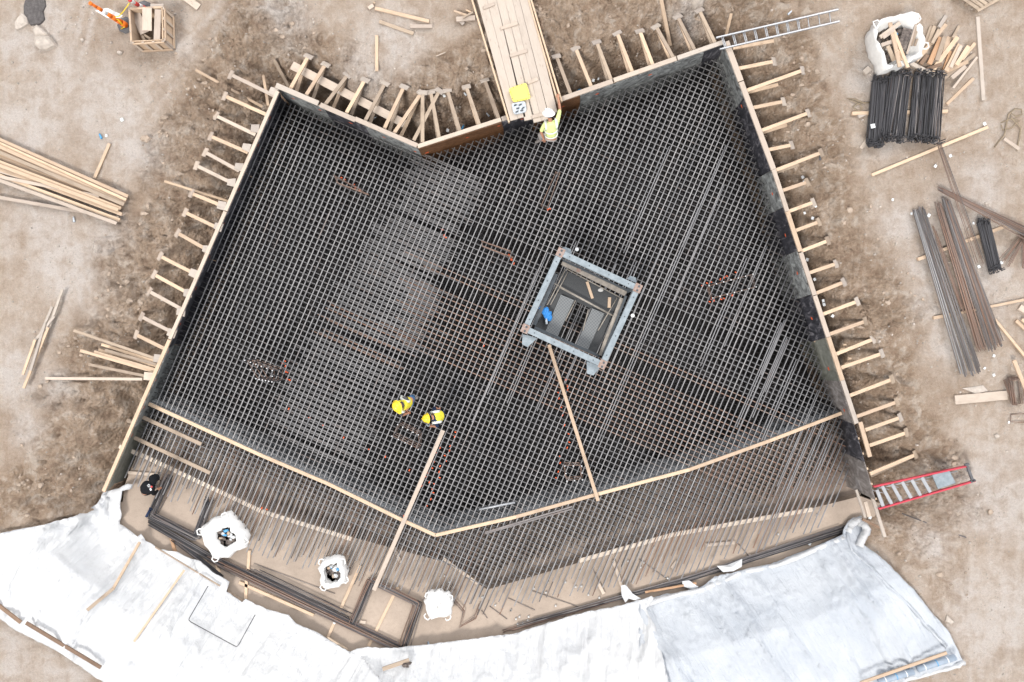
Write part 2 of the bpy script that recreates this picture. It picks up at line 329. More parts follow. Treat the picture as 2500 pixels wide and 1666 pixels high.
def earth(x, y, drop=False):
    """height, disturbed-ness, soil darkening"""
    ins = inside(x, y, PX, PY); d = dist(x, y, PX, PY)
    n = fbm(x*.7, y*.7, 3, 4)
    dd = np.maximum(d+n*.9*smooth(.15, .9, d), 0)
    zt = np.interp(dd, [0, .35, .62, .98, 1.35, 2.0], [-1.35, -1.3, -.92, -.5, -.18, 0])
    zs = np.interp(d, [0, .12, 1.5, 2.1], [-1.085, -1.06, -.12, 0])
    south = smooth(W(0,1290,0).y+.5, W(0,1290,0).y-.3, y)*smooth(-13.5,-9.9,x)
    z = zt*(1-south)+zs*south
    bi = inside(x, y, *BROWN); bd = dist(x, y, *BROWN); sb = np.where(bi, bd, -bd)+fbm(x*1.3, y*1.3, 11, 5)*1.3
    dis = smooth(-.7, .9, sb)
    slope = smooth(.2, .6, d)*(1-smooth(2.0, 3.4, d))
    rid = 1-np.abs(2*fbm(x*1.9+.5*fbm(x*3,y*3,5,3), y*1.9, 21, 5, .55)*2)
    near = (np.abs(y+5.5) < 5.5); tm = np.where(near & inside(x, y, *TMASK), dist(x, y, *TMASK), 0); tk = 1-smooth(0, .35, tm)
    z = z+fbm(x*.35, y*.35, 31, 3)*.12; zb = z
    z = z+(rid-.6)*(.03+.13*dis+.12*slope*dis)*(1-south*.9)*smooth(.0,.3,d)
    cl_ = fbm(x*4.2+fbm(x*2,y*2,6,3), y*4.2, 44, 4, .6); z = z+np.sign(cl_)*np.abs(cl_)**.6*.13*dis*(1-south)*smooth(-.1,.15,fbm(x*.8,y*.8,46,3))
    ck = np.clip(1-np.abs(fbm(x*1.3+fbm(x*4,y*4,8,2)*.5, y*1.3, 71, 4, .6))*16, 0, 1)*smooth(-.05,.12,fbm(x*.6,y*.6,73,2)); z = z-.10*ck*dis*(1-south)
    ck2 = np.clip(1-np.abs(fbm(x*3.1, y*3.1, 81, 3, .6))*14, 0, 1)*smooth(0,.15,fbm(x*.9,y*.9,83,2)); z = z-.06*ck2*(.25+dis)*(1-south)
    z = z+np.abs(fbm(x*6, y*6, 41, 4, .6))*(.03+.14*dis)*(1-south)
    z = zb+(z-zb)*tk
    if drop: z = z-.35*smooth(.0, .15, tm)
    # trample ruts in the pale yard
    z = z-.02*np.exp(-((x*.9-y*.35+9.7)/.22)**2)*(1-dis)
    z = np.where(ins, np.where(d > .04, -2.3, z), np.where((d < .13) & (south < .3) & drop, -2.3, z))
    dark_soil = (1-smooth(.2, .85, d+fbm(x*1.5,y*1.5,51,4)*.9))*(1-south)*.55  # darker soil tone near the pit outline, fading with distance
    dark_soil = np.maximum(dark_soil, smooth(.15, .22, fbm(x*.9, y*.9, 61, 5, .6))*dis*.22)
    return z, dis, dark_soil, ins
DUST = [(150,640,75),(90,560,80),(200,700,60),(50,290,90),(250,570,55),(30,900,80),(150,175,60),(950,110,70),(880,165,50),(2200,540,45),(2250,640,45),(2290,730,50),(2330,830,50),(2450,1500,130),(2440,1230,110),(2120,180,60),(2180,330,45),(330,360,60),(60,120,60),(270,250,90),(110,950,50),(70,1040,40),(2350,520,70),(2420,700,60),(1690,20,35),(120,60,50),(700,20,60),(2290,1330,40),(2400,450,50),(450,120,30),(20,1600,60),(150,1640,50)]
def dust(x, y):
    o_ = x*0; n = fbm(x*1.6, y*1.6, 201, 5)*1.6; n2_ = fbm(x*.6, y*.6, 204, 3)
    for u, v, r in DUST:
        p = W(u, v); rr = r/87.7; d2 = ((x-p.x)**2+(y-p.y)**2)/rr**2; o_ = np.maximum(o_, np.exp(-d2*.8)*(1+n*1.5))
    # wheel tracks in the yard
    for (u0, v0, u1, v1) in ((-20,560,260,-20),(70,1020,330,420),(2260,-20,2480,500),(2400,1700,2490,900),(560,-40,330,300)):
        a = W(u0, v0); b_ = W(u1, v1); dx, dy = b_.x-a.x, b_.y-a.y; L_ = math.hypot(dx, dy); q = ((x-a.x)*dx+(y-a.y)*dy)/L_; e = ((x-a.x)*-dy+(y-a.y)*dx)/L_+fbm(q*.4,q*0,7,2)*.5
        for off in (0, .32): o_ = np.maximum(o_, .5*np.exp(-((e-off)/.10)**2)*smooth(0,.5,q)*(1-smooth(L_-.5,L_,q))*(.6+n2_*1.5+.5*(np.sin(q*38)>.2)))
    return np.clip(o_, 0, .85)
def ez(x, y): return float(earth(np.array([x]), np.array([y]))[0][0])
def G(u, v, dz=0.0):
    """point on the ground seen at pixel, plus dz"""
    z = 0.0
    for _ in range(4):
        p = W(u, v, z); z = ez(p.x, p.y)
        if z < -1.3: z = -1.1
    p = W(u, v, z+dz); return p
fx = np.arange(-14.6, 14.61, .045); fy = np.arange(-9.9, 9.91, .045)
ext = lambda a: np.concatenate([[-400,-120,-45,-24,-17.5], a, [17.5,24,45,120,400]])
ex = ext(fx); ey = ext(fy)
GX, GY = np.meshgrid(ex, ey); gx = GX.ravel(); gy = GY.ravel()
gz, gdis, gdark_soil, gin = earth(gx, gy, True)
nx, ny = len(ex), len(ey)
me = bpy.data.meshes.new('ground'); me.vertices.add(nx*ny)
co = np.stack([gx, gy, gz], 1).astype(np.float32); me.vertices.foreach_set('co', co.ravel())
ii, jj = np.meshgrid(np.arange(nx-1), np.arange(ny-1)); a = (jj*nx+ii).ravel()
fcs = np.stack([a, a+1, a+nx+1, a+nx], 1); nf = len(fcs)
me.loops.add(nf*4); me.loops.foreach_set('vertex_index', fcs.ravel().astype(np.int32))
me.polygons.add(nf); me.polygons.foreach_set('loop_start', np.arange(nf, dtype=np.int32)*4); me.polygons.foreach_set('loop_total', np.full(nf, 4, np.int32))
me.update(); me.polygons.foreach_set('use_smooth', np.ones(nf, bool))
ca = me.color_attributes.new('dis', 'FLOAT_COLOR', 'POINT')
ca.data.foreach_set('color', np.stack([gdis, gdark_soil, dust(gx, gy), gdis*0+1], 1).astype(np.float32).ravel())
ground = bpy.data.objects.new('ground', me); me.materials.append(M['earth']); COL.objects.link(ground); tag(ground, kind='structure')

# slabs in the pit
def pl(pts, z): return [W(*p, z) for p in pts]
STEP = [(292,1082),(359,1112),(640,1244),(858,1312),(1083,1372),(1190,1440),(1414,1374),(1640,1312),(1880,1267),(2100,1212)]
STEP[0] = (338,1100); apron = pl(STEP, -1.1)+[W(2150,1230,-1.1),W(2130,1275,-1.1)]+pl([(u, v+14) for u, v in TARP_EDGE], -1.1)+[W(300,1225,-1.1),W(303,1188,-1.1)]
o = solo('concrete_floor', MB().prism(apron, -2.1, -1.1), M['blinding'], None, None, kind='structure')
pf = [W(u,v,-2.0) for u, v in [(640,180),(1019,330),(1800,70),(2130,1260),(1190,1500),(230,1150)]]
solo('pit_floor', MB().prism(pf, -2.15, -2.0), M['pit_concrete_shaded'], None, None, kind='structure')

# gravel and clods scattered: uncountable
gm = MB(); rs = np.random.RandomState(4)
cx = rs.uniform(-14, 14, 20000); cy = rs.uniform(-9.4, 9.4, 20000); cz, cd, cw, ci = earth(cx, cy, True); cl = fbm(cx*1.2, cy*1.2, 77, 4)
cnt = 0
for i in range(20000):
    if ci[i] or (cy[i] < -5.2 and -14 < cx[i] < 9.5 and cz[i] > -1.2 and not (cx[i] > 8)): continue
    if cl[i] < .06 and rs.rand() > .06: continue
    r = .010+.035*rs.rand()**5
    q = rs.uniform(.6, 1.2, 3)*r; a0 = rs.uniform(0, 6.28); vs = []
    for k in range(5):
        a1 = a0+k*1.2566+rs.uniform(-.3,.3); vs.append((cx[i]+math.cos(a1)*q[0], cy[i]+math.sin(a1)*q[1], cz[i]-r*.3))
    for k in range(5):
        a1 = a0+k*1.2566+rs.uniform(-.4,.4); vs.append((cx[i]+math.cos(a1)*q[0]*.6, cy[i]+math.sin(a1)*q[1]*.6, cz[i]+q[2]*.9))
    gm.add(vs, [(5,6,7,8,9)]+[(k,(k+1)%5,5+(k+1)%5,5+k) for k in range(5)]); cnt += 1
solo('gravel', gm, M['rock'], 'pale pebbles and crumbled clods strewn over the bare earth', 'gravel', kind='stuff')

cm = MB(); rs = np.random.RandomState(14); N_ = 9000
cx = rs.uniform(-14, 14, N_); cy = rs.uniform(-9.4, 9.4, N_); cz, cd, cw, ci = earth(cx, cy, True); cl = fbm(cx*.9, cy*.9, 177, 4)+fbm(cx*3, cy*3, 178, 2)*.5
for i in range(N_):
    if ci[i] or cd[i] < .3 or cl[i] < .07 or (cy[i] < -5.2 and cx[i] < 9.5): continue
    r = .015+.065*rs.rand()**4; cm.blob((cx[i], cy[i], cz[i]+r*.15), (r*rs.uniform(.8,1.5), r*rs.uniform(.8,1.3), r*rs.uniform(.5,.8)), i, 6, 4, .35)
solo('clods', cm, M['clod'], 'brown earth clods heaped along the trench slopes', 'clods', kind='stuff')
# ------------------------------------------------------------------ formwork walls
def lerp(a, b, t): return a+(b-a)*t
def wall(name, label, top_in, top_out, bot_in, zb, panels, plates, marks=(), rnd=1):
    """top_in/top_out: pixel ends at z=0 of the plate, bot_in: pixel ends of the inner face at depth zb"""
    A, B = W(*top_in[0], -.04), W(*top_in[1], -.04); C, D = W(*top_out[0], -.04), W(*top_out[1], -.04)
    E, F_ = W(*bot_in[0], zb), W(*bot_in[1], zb)
    root = empty(name, C.lerp(D, .5)-Vector((0,0,1.0)), label, 'formwork wall')
    outn = ((C-A)+(D-B)).normalized()
    for (t0, t1, mat, lab) in panels:
        a0, b0 = A.lerp(B, t0), A.lerp(B, t1-.0015); e0, f0 = E.lerp(F_, t0), E.lerp(F_, t1-.0015)
        th = outn*.02
        for k in (0, 1):
            pass
        vs = [a0, b0, f0, e0, Vector((e0.x, e0.y, -2.05)), Vector((f0.x, f0.y, -2.05))]
        vs2 = [p+th for p in vs]; m_ = MB()
        m_.add(vs+vs2, [(0,1,2,3),(3,2,5,4),(7,6,9,8),(8,9,10,11),(0,6,7,1),(0,3,9,6),(3,4,10,9),(1,7,8,2),(2,8,11,5),(4,5,11,10)])
        part('panel', m_, M[mat], root, lab)
    n = int((B-A).length/.4)
    for i in range(n+1):       # studs behind the face
        q = i/n; p = A.lerp(B, q)+outn*.055; p2 = E.lerp(F_, q)+outn*.055
        m_ = MB().board(p-Vector((0,0,.03)), Vector((p2.x, p2.y, zb)), .06, .04, up=outn); part('stud', m_, M['wood'], root)
    for (t0, t1, off, hz, mat) in plates:
        a0, b0 = A.lerp(B, t0), A.lerp(B, t1-.002); c0, d0 = C.lerp(D, t0), C.lerp(D, t1-.002)
        wd = (c0-a0).length*.78; m_ = MB().board((a0+c0)/2+outn*off+Vector((0,0,hz+.04)), (b0+d0)/2+outn*off+Vector((0,0,hz+.04)), wd, .045)
        part('top_plate', m_, M[mat], root)
    for i, (q, hh) in enumerate(marks):
        p = A.lerp(B, q).lerp(E.lerp(F_, q), hh)-outn*.004; dr = (B-A).normalized(); dn = (E.lerp(F_, q)-A.lerp(B, q)).normalized()
        rr = random.Random(i+int(q*100)); vs = []
        for k in range(9):
            an = k/9*6.283; r_ = .045*rr.uniform(.5, 1.3); vs.append(p+dr*math.cos(an)*r_*1.3+dn*math.sin(an)*r_)
        vs2 = [p_-outn*.002 for p_ in vs]
        m_ = MB().add(vs2+vs, [tuple(range(9))]+[(k,(k+1)%9,9+(k+1)%9,9+k) for k in range(9)]); part('paint_mark', m_, M['orange_paint'], root)
    return root
wall('formwork_wall', 'long timber formwork wall with black film face on the west side of the pit', [(684,228),(260,1202)], [(675,222),(249,1200)], [(687,239),(279,1183)], -.85,
     [(0,.2,'film_black',None),(.2,.42,'film_black',None),(.42,.64,'film_black',None),(.64,.84,'film_grey',None),(.84,1,'ply_green','green grey plywood panel at the low south end')],
     [(0,.3,0,0,'wood_pale'),(.3,.62,0,.002,'wood_pale'),(.62,1,0,.001,'wood')], [(q,.12) for q in (.06,.13,.24,.33,.41,.49,.58,.65,.72,.79,.86)])
wall('formwork_wall', 'northwest formwork wall with black film face running down to the notch', [(679,217),(1022,365)], [(672,203),(1019,353)], [(692,238),(1030,381)], -.85,
     [(0,.33,'film_grey','panel smeared with grey slurry'),(.33,.62,'film_black',None),(.62,1,'film_grey',None)],
     [(0,.30,0,0,'wood_grey'),(.31,.56,-.02,.003,'wood_pale'),(.56,1,.02,0,'wood_pale')], [(.09,.5),(.28,.5),(.50,.5),(.74,.5),(.96,.7)])
wall('formwork_wall', 'brown faced formwork wall between the notch and the gangway', [(1022,365),(1300,276)], [(1019,353),(1297,262)], [(1031,381),(1303,291)], -.85,
     [(0,.73,'ply_brown','bare brown plywood panel'),(.73,1,'film_black',None)], [(0,.73,0,0,'wood_pale'),(.735,1,0,.003,'wood_grey')], [(.05,.75),(.42,.5),(.70,.3),(.9,.4)])
wall('formwork_wall', 'northeast formwork wall with grey slurry-stained face beside the gangway', [(1300,276),(1766,111)], [(1297,262),(1770,98)], [(1303,291),(1758,137)], -.85,
     [(0,.25,'ply_brown',None),(.25,.66,'film_grey',None),(.66,.9,'film_grey',None),(.9,1,'film_black',None)],
     [(0,.42,0,0,'wood_pale'),(.425,.75,.01,.003,'wood_pale'),(.755,1,.01,0,'wood_grey')], [(.16,.6),(.34,.5),(.62,.4)])
EA = [((1766,111),(1777,97),(1758,137)), ((1881,418),(1893,413),(1860,430)), ((2014,826),(2027,822),(1984,835)), ((2083,1036),(2095,1032),(2055,1024)), ((2136,1221),(2146,1216),(2082,1195))]
wall('formwork_wall', 'north stretch of the east formwork wall with blackened film face', [EA[0][0],EA[1][0]], [EA[0][1],EA[1][1]], [EA[0][2],EA[1][2]], -.85,
     [(0,.42,'film_grey',None),(.42,1,'film_black',None)], [(0,.31,0,0,'wood_pale'),(.315,1,0,.002,'wood_pale')], [(.16,.4),(.45,.5),(.80,.5)])
wall('formwork_wall', 'middle stretch of the east formwork wall with black torn film face', [EA[1][0],EA[2][0]], [EA[1][1],EA[2][1]], [EA[1][2],EA[2][2]], -.85,
     [(0,.22,'film_grey',None),(.22,.48,'film_black',None),(.48,.74,'film_grey',None),(.74,1,'film_black',None)], [(0,.25,0,0,'wood_pale'),(.25,.49,0,.003,'wood'),(.495,.75,0,.001,'wood_pale'),(.752,1,0,0,'wood_pale')], [(.12,.5),(.37,.5),(.6,.5),(.87,.5)])
wall('formwork_wall', 'stretch of the east formwork wall with bare green and grey plywood', [EA[2][0],EA[3][0]], [EA[2][1],EA[3][1]], [EA[2][2],EA[3][2]], -.95,
     [(0,.5,'ply_green',None),(.5,1,'ply_greybrown',None)], [(0,.5,0,0,'wood'),(.5,1,0,.003,'wood_grey')], [(.35,.5),(.85,.4)])
wall('formwork_wall', 'southernmost stretch of the east formwork wall ending beside the red ladder', [EA[3][0],EA[4][0]], [EA[3][1],EA[4][1]], [EA[3][2],EA[4][2]], -1.05,
     [(0,.5,'film_black',None),(.5,1,'ply_greybrown',None)], [(0,.46,.11,0,'wood')], [(.15,.4)])
# ------------------------------------------------------------------ rebar mats
ANG = math.radians(23.2); DL = Vector((math.sin(ANG), math.cos(ANG))); DT = Vector((math.cos(ANG), -math.sin(ANG)))
MAIN_N = [(684,240),(1031,383),(1300,300),(1757,139),(1859,431),(1983,836),(2053,1024),(2076,1170)]
ENDS = [(2050,1215),(1995,1300),(1925,1335),(1880,1348),(1832,1358),(1734,1392),(1630,1425),(1540,1433),(1401,1460),(1261,1486),(1187,1495),(1080,1474),(945,1448),(853,1410),(682,1380),(600,1352),(525,1290),(404,1226),(284,1192)]
XENDS = [(2060,1185),(1900,1240),(1640,1300),(1414,1362),(1300,1412),(1190,1436),(1000,1345),(830,1270),(560,1160),(326,1062)]
def clipl(off, dirv, nrm, poly, wig=0):
    """segments of the line {nrm*off + dirv*s} within poly"""
    ts = []; n = len(poly)
    for i in range(n):
        a = poly[i]; b_ = poly[(i+1)%n]; da = a.x*nrm.x+a.y*nrm.y-off; db = b_.x*nrm.x+b_.y*nrm.y-off
        if (da > 0) != (db > 0):
            q = da/(da-db); p = a.lerp(b_, q); ts.append(p.x*dirv.x+p.y*dirv.y)
    ts.sort(); return [(ts[i], ts[i+1]) for i in range(0, len(ts)-1, 2)]
def bar(off, s0, s1, dirv, nrm, z, r, tilt=0):
    a = nrm*off+dirv*s0; b_ = nrm*off+dirv*s1+nrm*tilt*(s1-s0)
    ps = [Vector((a.x, a.y, z)), Vector((b_.x, b_.y, z))]
    L = s1-s0; k = max(2, int(L/1.5)); pts = []
    wv = random.uniform(-.008,.008); ph = random.uniform(0, 6)
    for i in range(k+1):
        q = i/k; p = ps[0].lerp(ps[1], q)+Vector((nrm.x, nrm.y, 0))*wv*math.sin(ph+q*5)+Vector((0,0,-1))*random.uniform(0,.004); pts.append(p)
    return MB().tube(pts, r, 6, True)
NL = Vector((DT.x, DT.y)); NT = Vector((DL.x, DL.y))
def mat_thing(name, label, ztop, r, sp, main, xmain, mats, lapL=(), lapT=(), gaps=(), lim=100, rnd=3, rust=None, jit=.006, southcut=.25, gapcut=99):
    random.seed(rnd)
    c = W(1250, 850, ztop); root = empty(name, c, label, 'rebar mat')
    items = []
    P = [W(*p, ztop) for p in main]; X = [W(*p, ztop) for p in xmain]
    lo = min(p.x*NL.x+p.y*NL.y for p in P); hi = max(p.x*NL.x+p.y*NL.y for p in P)
    k = 0; off = lo+.04
    while off < hi:
        for s0, s1 in clipl(off, DL, NL, P):
            s0 += random.uniform(0, southcut) if random.random() < .7 else random.uniform(0, southcut*3)
            if s1-s0 > .3: items.append(('long_bar', bar(off, s0, s1-.02, DL, NL, ztop, r, random.uniform(-.0012,.0012)), s1-s0, mats[0]))
        k += 1; off += sp+random.uniform(-jit, jit)
    for (u0, v0, u1, v1, du) in lapL:       # lapped second bars beside the first
        a = W(u0, v0, ztop); b_ = W(u1, v1, ztop); o0 = a.x*NL.x+a.y*NL.y; s0 = a.x*DL.x+a.y*DL.y; s1 = b_.x*DL.x+b_.y*DL.y
        items.append(('long_bar', bar(o0, min(s0,s1), max(s0,s1), DL, NL, ztop+.004, r*.95, random.uniform(-.0015,.0015)), abs(s1-s0), mats[0]))
    lo = min(p.x*NT.x+p.y*NT.y for p in X); hi = max(p.x*NT.x+p.y*NT.y for p in X); off = lo+.03
    while off < hi:
        gp = any(g0 < off < g1 for g0, g1 in gaps)
        if True:
            for s0, s1 in clipl(off, DT, NT, X):
                if gp: s1 = min(s1, gapcut+random.uniform(-.6,.3))
                if s1-s0 < .3: continue
                m_ = mats[1]
                if rust and rust[0] < off < rust[1] and random.random() < .75:
                    cut = rust[2]+random.uniform(-.5,.5)
                    if s0 < cut < s1-.5:
                        items.append(('cross_bar', bar(off, s0, cut, DT, NT, ztop-r*2.05, r*.95), cut-s0, m_)); s0 = cut-1.2; items.append(('cross_bar', bar(off+.04, s0, s1, DT, NT, ztop-r*2.05, r*.95), s1-s0, 'rebar_rusty')); continue
                items.append(('cross_bar', bar(off, s0+.01, s1-.01, DT, NT, ztop-r*1.95, r*.84, random.uniform(-.001,.001)), s1-s0, m_))
        off += sp+random.uniform(-jit, jit)
    for (off, s0, s1, m_) in lapT:
        items.append(('cross_bar', bar(off, s0, s1, DT, NT, ztop-r*2.05, r*.9, random.uniform(-.003,.003)), s1-s0, m_))
    for nm in ('long_bar', 'cross_bar'):
        sub = sorted([i for i in items if i[0] == nm], key=lambda q: -q[2])
        for it in sub[:lim]: part(nm, it[1], M[it[3]], root)
        rest = sub[lim:]
        for mk in sorted(set(i[3] for i in rest)):
            mb = MB()
            for it in rest:
                if it[3] != mk: continue
                o_ = len(mb.v); mb.v += it[1].v; mb.f += [[o_+q for q in f] for f in it[1].f]; mb.uv += it[1].uv; mb.sm += it[1].sm
            part(nm, mb, M[mk], root, kind='stuff')
    return root
BHN = [(359,984),(640,1113),(982,1270),(1063,1307),(1450,1209),(1880,1076),(2054,1009)]; STEPN = [(2065,1190),(1880,1318),(1640,1378),(1414,1440),(1190,1482),(1083,1450),(858,1395),(640,1322),(359,1170),(326,1130)]; MAIN = MAIN_N+ENDS; XM = MAIN_N+XENDS
ZT = -.80
def so_t(u, v): p = W(u, v, ZT); return p.x*NT.x+p.y*NT.y
def so_s(u, v): p = W(u, v, ZT); return p.x*DT.x+p.y*DT.y
random.seed(5)
lapT = []
# dense lapped band, west of centre: extra cross bars between the regular ones
BL = [(1000,395),(930,470),(905,600),(840,690),(820,800),(690,880),(660,960),(700,1010),(640,1080)]
bandL = [(1010,400),(960,500),(905,590),(830,700),(800,760),(730,860),(690,930),(650,1040),(640,1080)]
bandR = [(1178,440),(1130,540),(1095,610),(1050,740),(1010,840),(985,900),(940,1000),(905,1060),(880,1150)]
off = so_t(890,1160)
def edge_s(line, off):
    pts = [(so_t(*p), so_s(*p)) for p in line]; pts.sort()
    return float(np.interp(off, [p[0] for p in pts], [p[1] for p in pts]))
while off < so_t(1090,405):
    if random.random() < .88:
        ru = so_t(700,700) > off > so_t(760,820)
        for dq in (.045, .09):
            lapT.append((off+dq, edge_s(bandL, off)+random.uniform(-.25,.25), edge_s(bandR, off)+random.uniform(-.15,.3), 'rebar_rusty' if ru and random.random() < .6 else 'rebar_cross'))
    off += .1524
lapL = []
for i in range(11):     # paired bars in the east
    u = 1300+i*52+random.uniform(-15,15); v = random.uniform(330,700); L_ = random.uniform(250,480)
    lapL.append((u, v, u-L_*.41, v+L_, 0))
for i in range(4):
    u = random.uniform(1560, 1880); v = 160+(u-1560)*.9+random.uniform(0,160); L_ = random.uniform(120,300)
    lapL.append((u, v, u-L_*.41, v+L_, 0))
for i in range(10):
    u = random.uniform(1900, 2040); v = 700+(u-1900)*2.4+random.uniform(0,120); L_ = random.uniform(120,300)
    lapL.append((u, v, u-L_*.45, v+L_, 0))
gaps = [(so_t(1590,755), so_t(1590,733)), (so_t(1600,935), so_t(1600,905)), (so_t(1180,575), so_t(1180,560))]
top = mat_thing('rebar_mat', 'top grid of steel reinforcing bars filling the pit', ZT, .0172, .1524, MAIN, XM, ('rebar','rebar_cross'), lapL, lapT, gaps, 100, 3, (so_t(1400,1030), so_t(1400,790), so_s(1080,760)), gapcut=so_s(1010,650))
# tie wires
random.seed(9); tw = MB(); PM = [W(*p, ZT) for p in XM]; pmx = np.array([p.x for p in PM]); pmy = np.array([p.y for p in PM])
tx = np.random.RandomState(8).uniform(-8.2, 9.8, 15000); ty = np.random.RandomState(18).uniform(-7.2, 8.2, 15000); ti = inside(tx, ty, pmx, pmy); tn = fbm(tx*.5, ty*.5, 90, 3)
for i in range(15000):
    if not ti[i] or tn[i]+random.uniform(-.2,.2) < .0: continue
    a_ = ANG+random.choice((0, 1.57, .8))+random.uniform(-.5,.5); L_ = random.uniform(.04,.10); p = Vector((tx[i], ty[i], ZT+.016))
    d_ = Vector((math.sin(a_), math.cos(a_), random.uniform(.1,.5)))*L_; tw.tube([p, p+d_*.6, p+d_+Vector((random.uniform(-.01,.01),0,0))], .0028, 3, False, False)
part('tie_wire', tw, M['tie_wire'], top, kind='stuff')
# spray paint marks on bars
pm = MB(); random.seed(3)
for (u0, v0, u1, v1, n_) in [(1112,1055,1040,1240,14),(1080,1090,985,1270,12),(1365,950,1392,1110,8),(1378,920,1384,960,4),(1365,1110,1362,1180,4),(1715,700,1800,665,7),(1725,735,1800,722,7),(1080,560,1090,585,3),(830,430,890,475,5),(1240,620,1260,650,4),(690,880,705,935,7),(640,1240,660,1245,2),(690,985,1070,1190,8),(1170,830,1180,845,2),(1330,510,1345,515,2)]:
    for i in range(n_):
        q = (i+random.random()*.6)/n_; p = W(u0+(u1-u0)*q+random.uniform(-5,5), v0+(v1-v0)*q+random.uniform(-4,4), ZT)
        # snap onto nearest long bar line
        d2 = DL if random.random() < .4 else DT
        zz = ZT if d2 is DL else ZT-.03
        e = Vector((d2.x, d2.y, 0))*.03; pp = Vector((p.x, p.y, zz)); pm.tube([pp-e, pp+e], .0185, 6, True)
part('paint_mark', pm, M['orange_paint'], top, kind='stuff')
NB = [(700,250),(1033,392),(1300,310),(1750,150),(1850,431),(1975,836),(2045,1024),(2060,1160)]
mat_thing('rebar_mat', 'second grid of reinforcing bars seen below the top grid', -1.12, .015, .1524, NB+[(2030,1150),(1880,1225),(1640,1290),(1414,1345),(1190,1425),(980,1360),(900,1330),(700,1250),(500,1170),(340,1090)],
          NB+[(2020,1140),(1640,1262),(1414,1320),(1190,1400),(900,1270),(340,1030)], ('rebar_shade_black','rebar_shade_black'), [], [], [], 60, 13, None, .014)
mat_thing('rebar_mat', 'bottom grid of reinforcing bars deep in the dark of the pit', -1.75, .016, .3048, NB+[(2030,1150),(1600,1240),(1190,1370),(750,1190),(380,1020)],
          NB+[(2030,1150),(1600,1240),(1190,1370),(750,1190),(380,1020)], ('rebar_shade_black','rebar_shade_black'), [], [], [], 40, 23)
# lower starter bars under the top ones along the apron
random.seed(77); root = empty('starter_bars', W(1100,1350,-.95), 'lower row of rusty bar ends sticking out over the apron edge', 'rebar')
P_ = [W(*p, -.97) for p in BHN+STEPN]; kk = 0; rest = MB()
for sh in (.07,):
    off = min(p.x*NL.x+p.y*NL.y for p in P_)+sh
    while off < max(p.x*NL.x+p.y*NL.y for p in P_):
        for s0, s1 in clipl(off, DL, NL, P_):
            if s1-s0 > .25:
                b_ = bar(off, s0+random.uniform(-.40,.45), s1, DL, NL, -.97 if sh < .1 else -.90, .0145)
                if kk < 100: part('bar', b_, M[random.choice(['rebar_rusty','rebar_cross','rebar_grey'])], root); kk += 1
                else:
                    o_ = len(rest.v); rest.v += b_.v; rest.f += [[o_+q for q in f] for f in b_.f]; rest.uv += b_.uv; rest.sm += b_.sm
        off += .1524*(1 if sh < .1 else 2)+random.uniform(-.02,.02)
part('bar', rest, M['rebar_rusty'], root, kind='stuff')
ledge = [W(*p, -1.42) for p in [(345,985),(640,1118),(982,1272),(1063,1312),(1450,1214),(1880,1082),(2075,1010),(2110,1195)]]+[W(u, v+8, -1.42) for u, v in [(2090,1215),(1880,1267),(1640,1312),(1414,1374),(1190,1440),(1083,1372),(858,1312),(640,1244),(338,1105)]]
solo('concrete_floor', MB().prism(ledge, -2.0, -1.42), M['ledge'], None, None, kind='structure')
# bulkhead of expanded metal lath with its timber
BH = [(359,984),(640,1113),(800,1181),(982,1270),(1063,1307),(1260,1262),(1450,1209),(1683,1147),(1880,1076),(2054,1009)]
def bulk(pts, label, nm):
    P = [W(*p, ZT+.05) for p in pts]; root = empty(nm, P[len(P)//2]-Vector((0,0,1.1)), label, 'bulkhead')
    for i in range(len(P)-1):
        part('board', MB().board(P[i], P[i+1], .095, .045, bow=0), M['wood'], root)
        a = P[i]-Vector((0,0,.06)); b_ = P[i+1]-Vector((0,0,.06)); d = (b_-a).normalized(); n_ = Vector((-d.y, d.x, 0)); n_ = n_ if n_.y > 0 else -n_
        k = int((b_-a).length/.05); vs = []
        for j in range(k+1):
            c = a.lerp(b_, j/k)+n_*(.012*(j%2)+.03); rows = 8
            for q in range(rows): vs.append(c+Vector((0,0,-1.13*q/(rows-1)))+n_*(.22*(q/(rows-1))+random.uniform(-.006,.006)))
        m_ = MB().sheet([vs[j*8+q] for j in range(k+1) for q in range(8)], 8, k+1); part('metal_lath', m_, M['lath'], root)
        for j in range(max(1, int((b_-a).length/.45))):
            c = a.lerp(b_, (j+.5)/max(1, int((b_-a).length/.45)))-n_*.03; part('prop', MB().board(c, c-Vector((0,0,1.1)), .06, .04, up=(1,0,0)), M['wood_old'], root)
bulk(BH[:5], 'west half of the timber-capped metal bulkhead between pit and apron', 'bulkhead')
bulk(BH[4:], 'east half of the timber-capped metal bulkhead between pit and apron', 'bulkhead')
# step edging boards
for pts, lab in (([(292,1090),(359,1117),(640,1249),(858,1316)], 'low timber edging strip on the apron step west of the long plank'), ([(1414,1369),(1640,1306),(1880,1262),(1983,1244)], 'low timber edging strip on the apron step in the east')):
    root = empty('edging_strip', W(*pts[1], -1.1), lab, 'timber strip')
    for i in range(len(pts)-1): part('board', MB().board(W(*pts[i], -1.06), W(*pts[i+1], -1.06), .12, .05), M['wood_bright'], root)

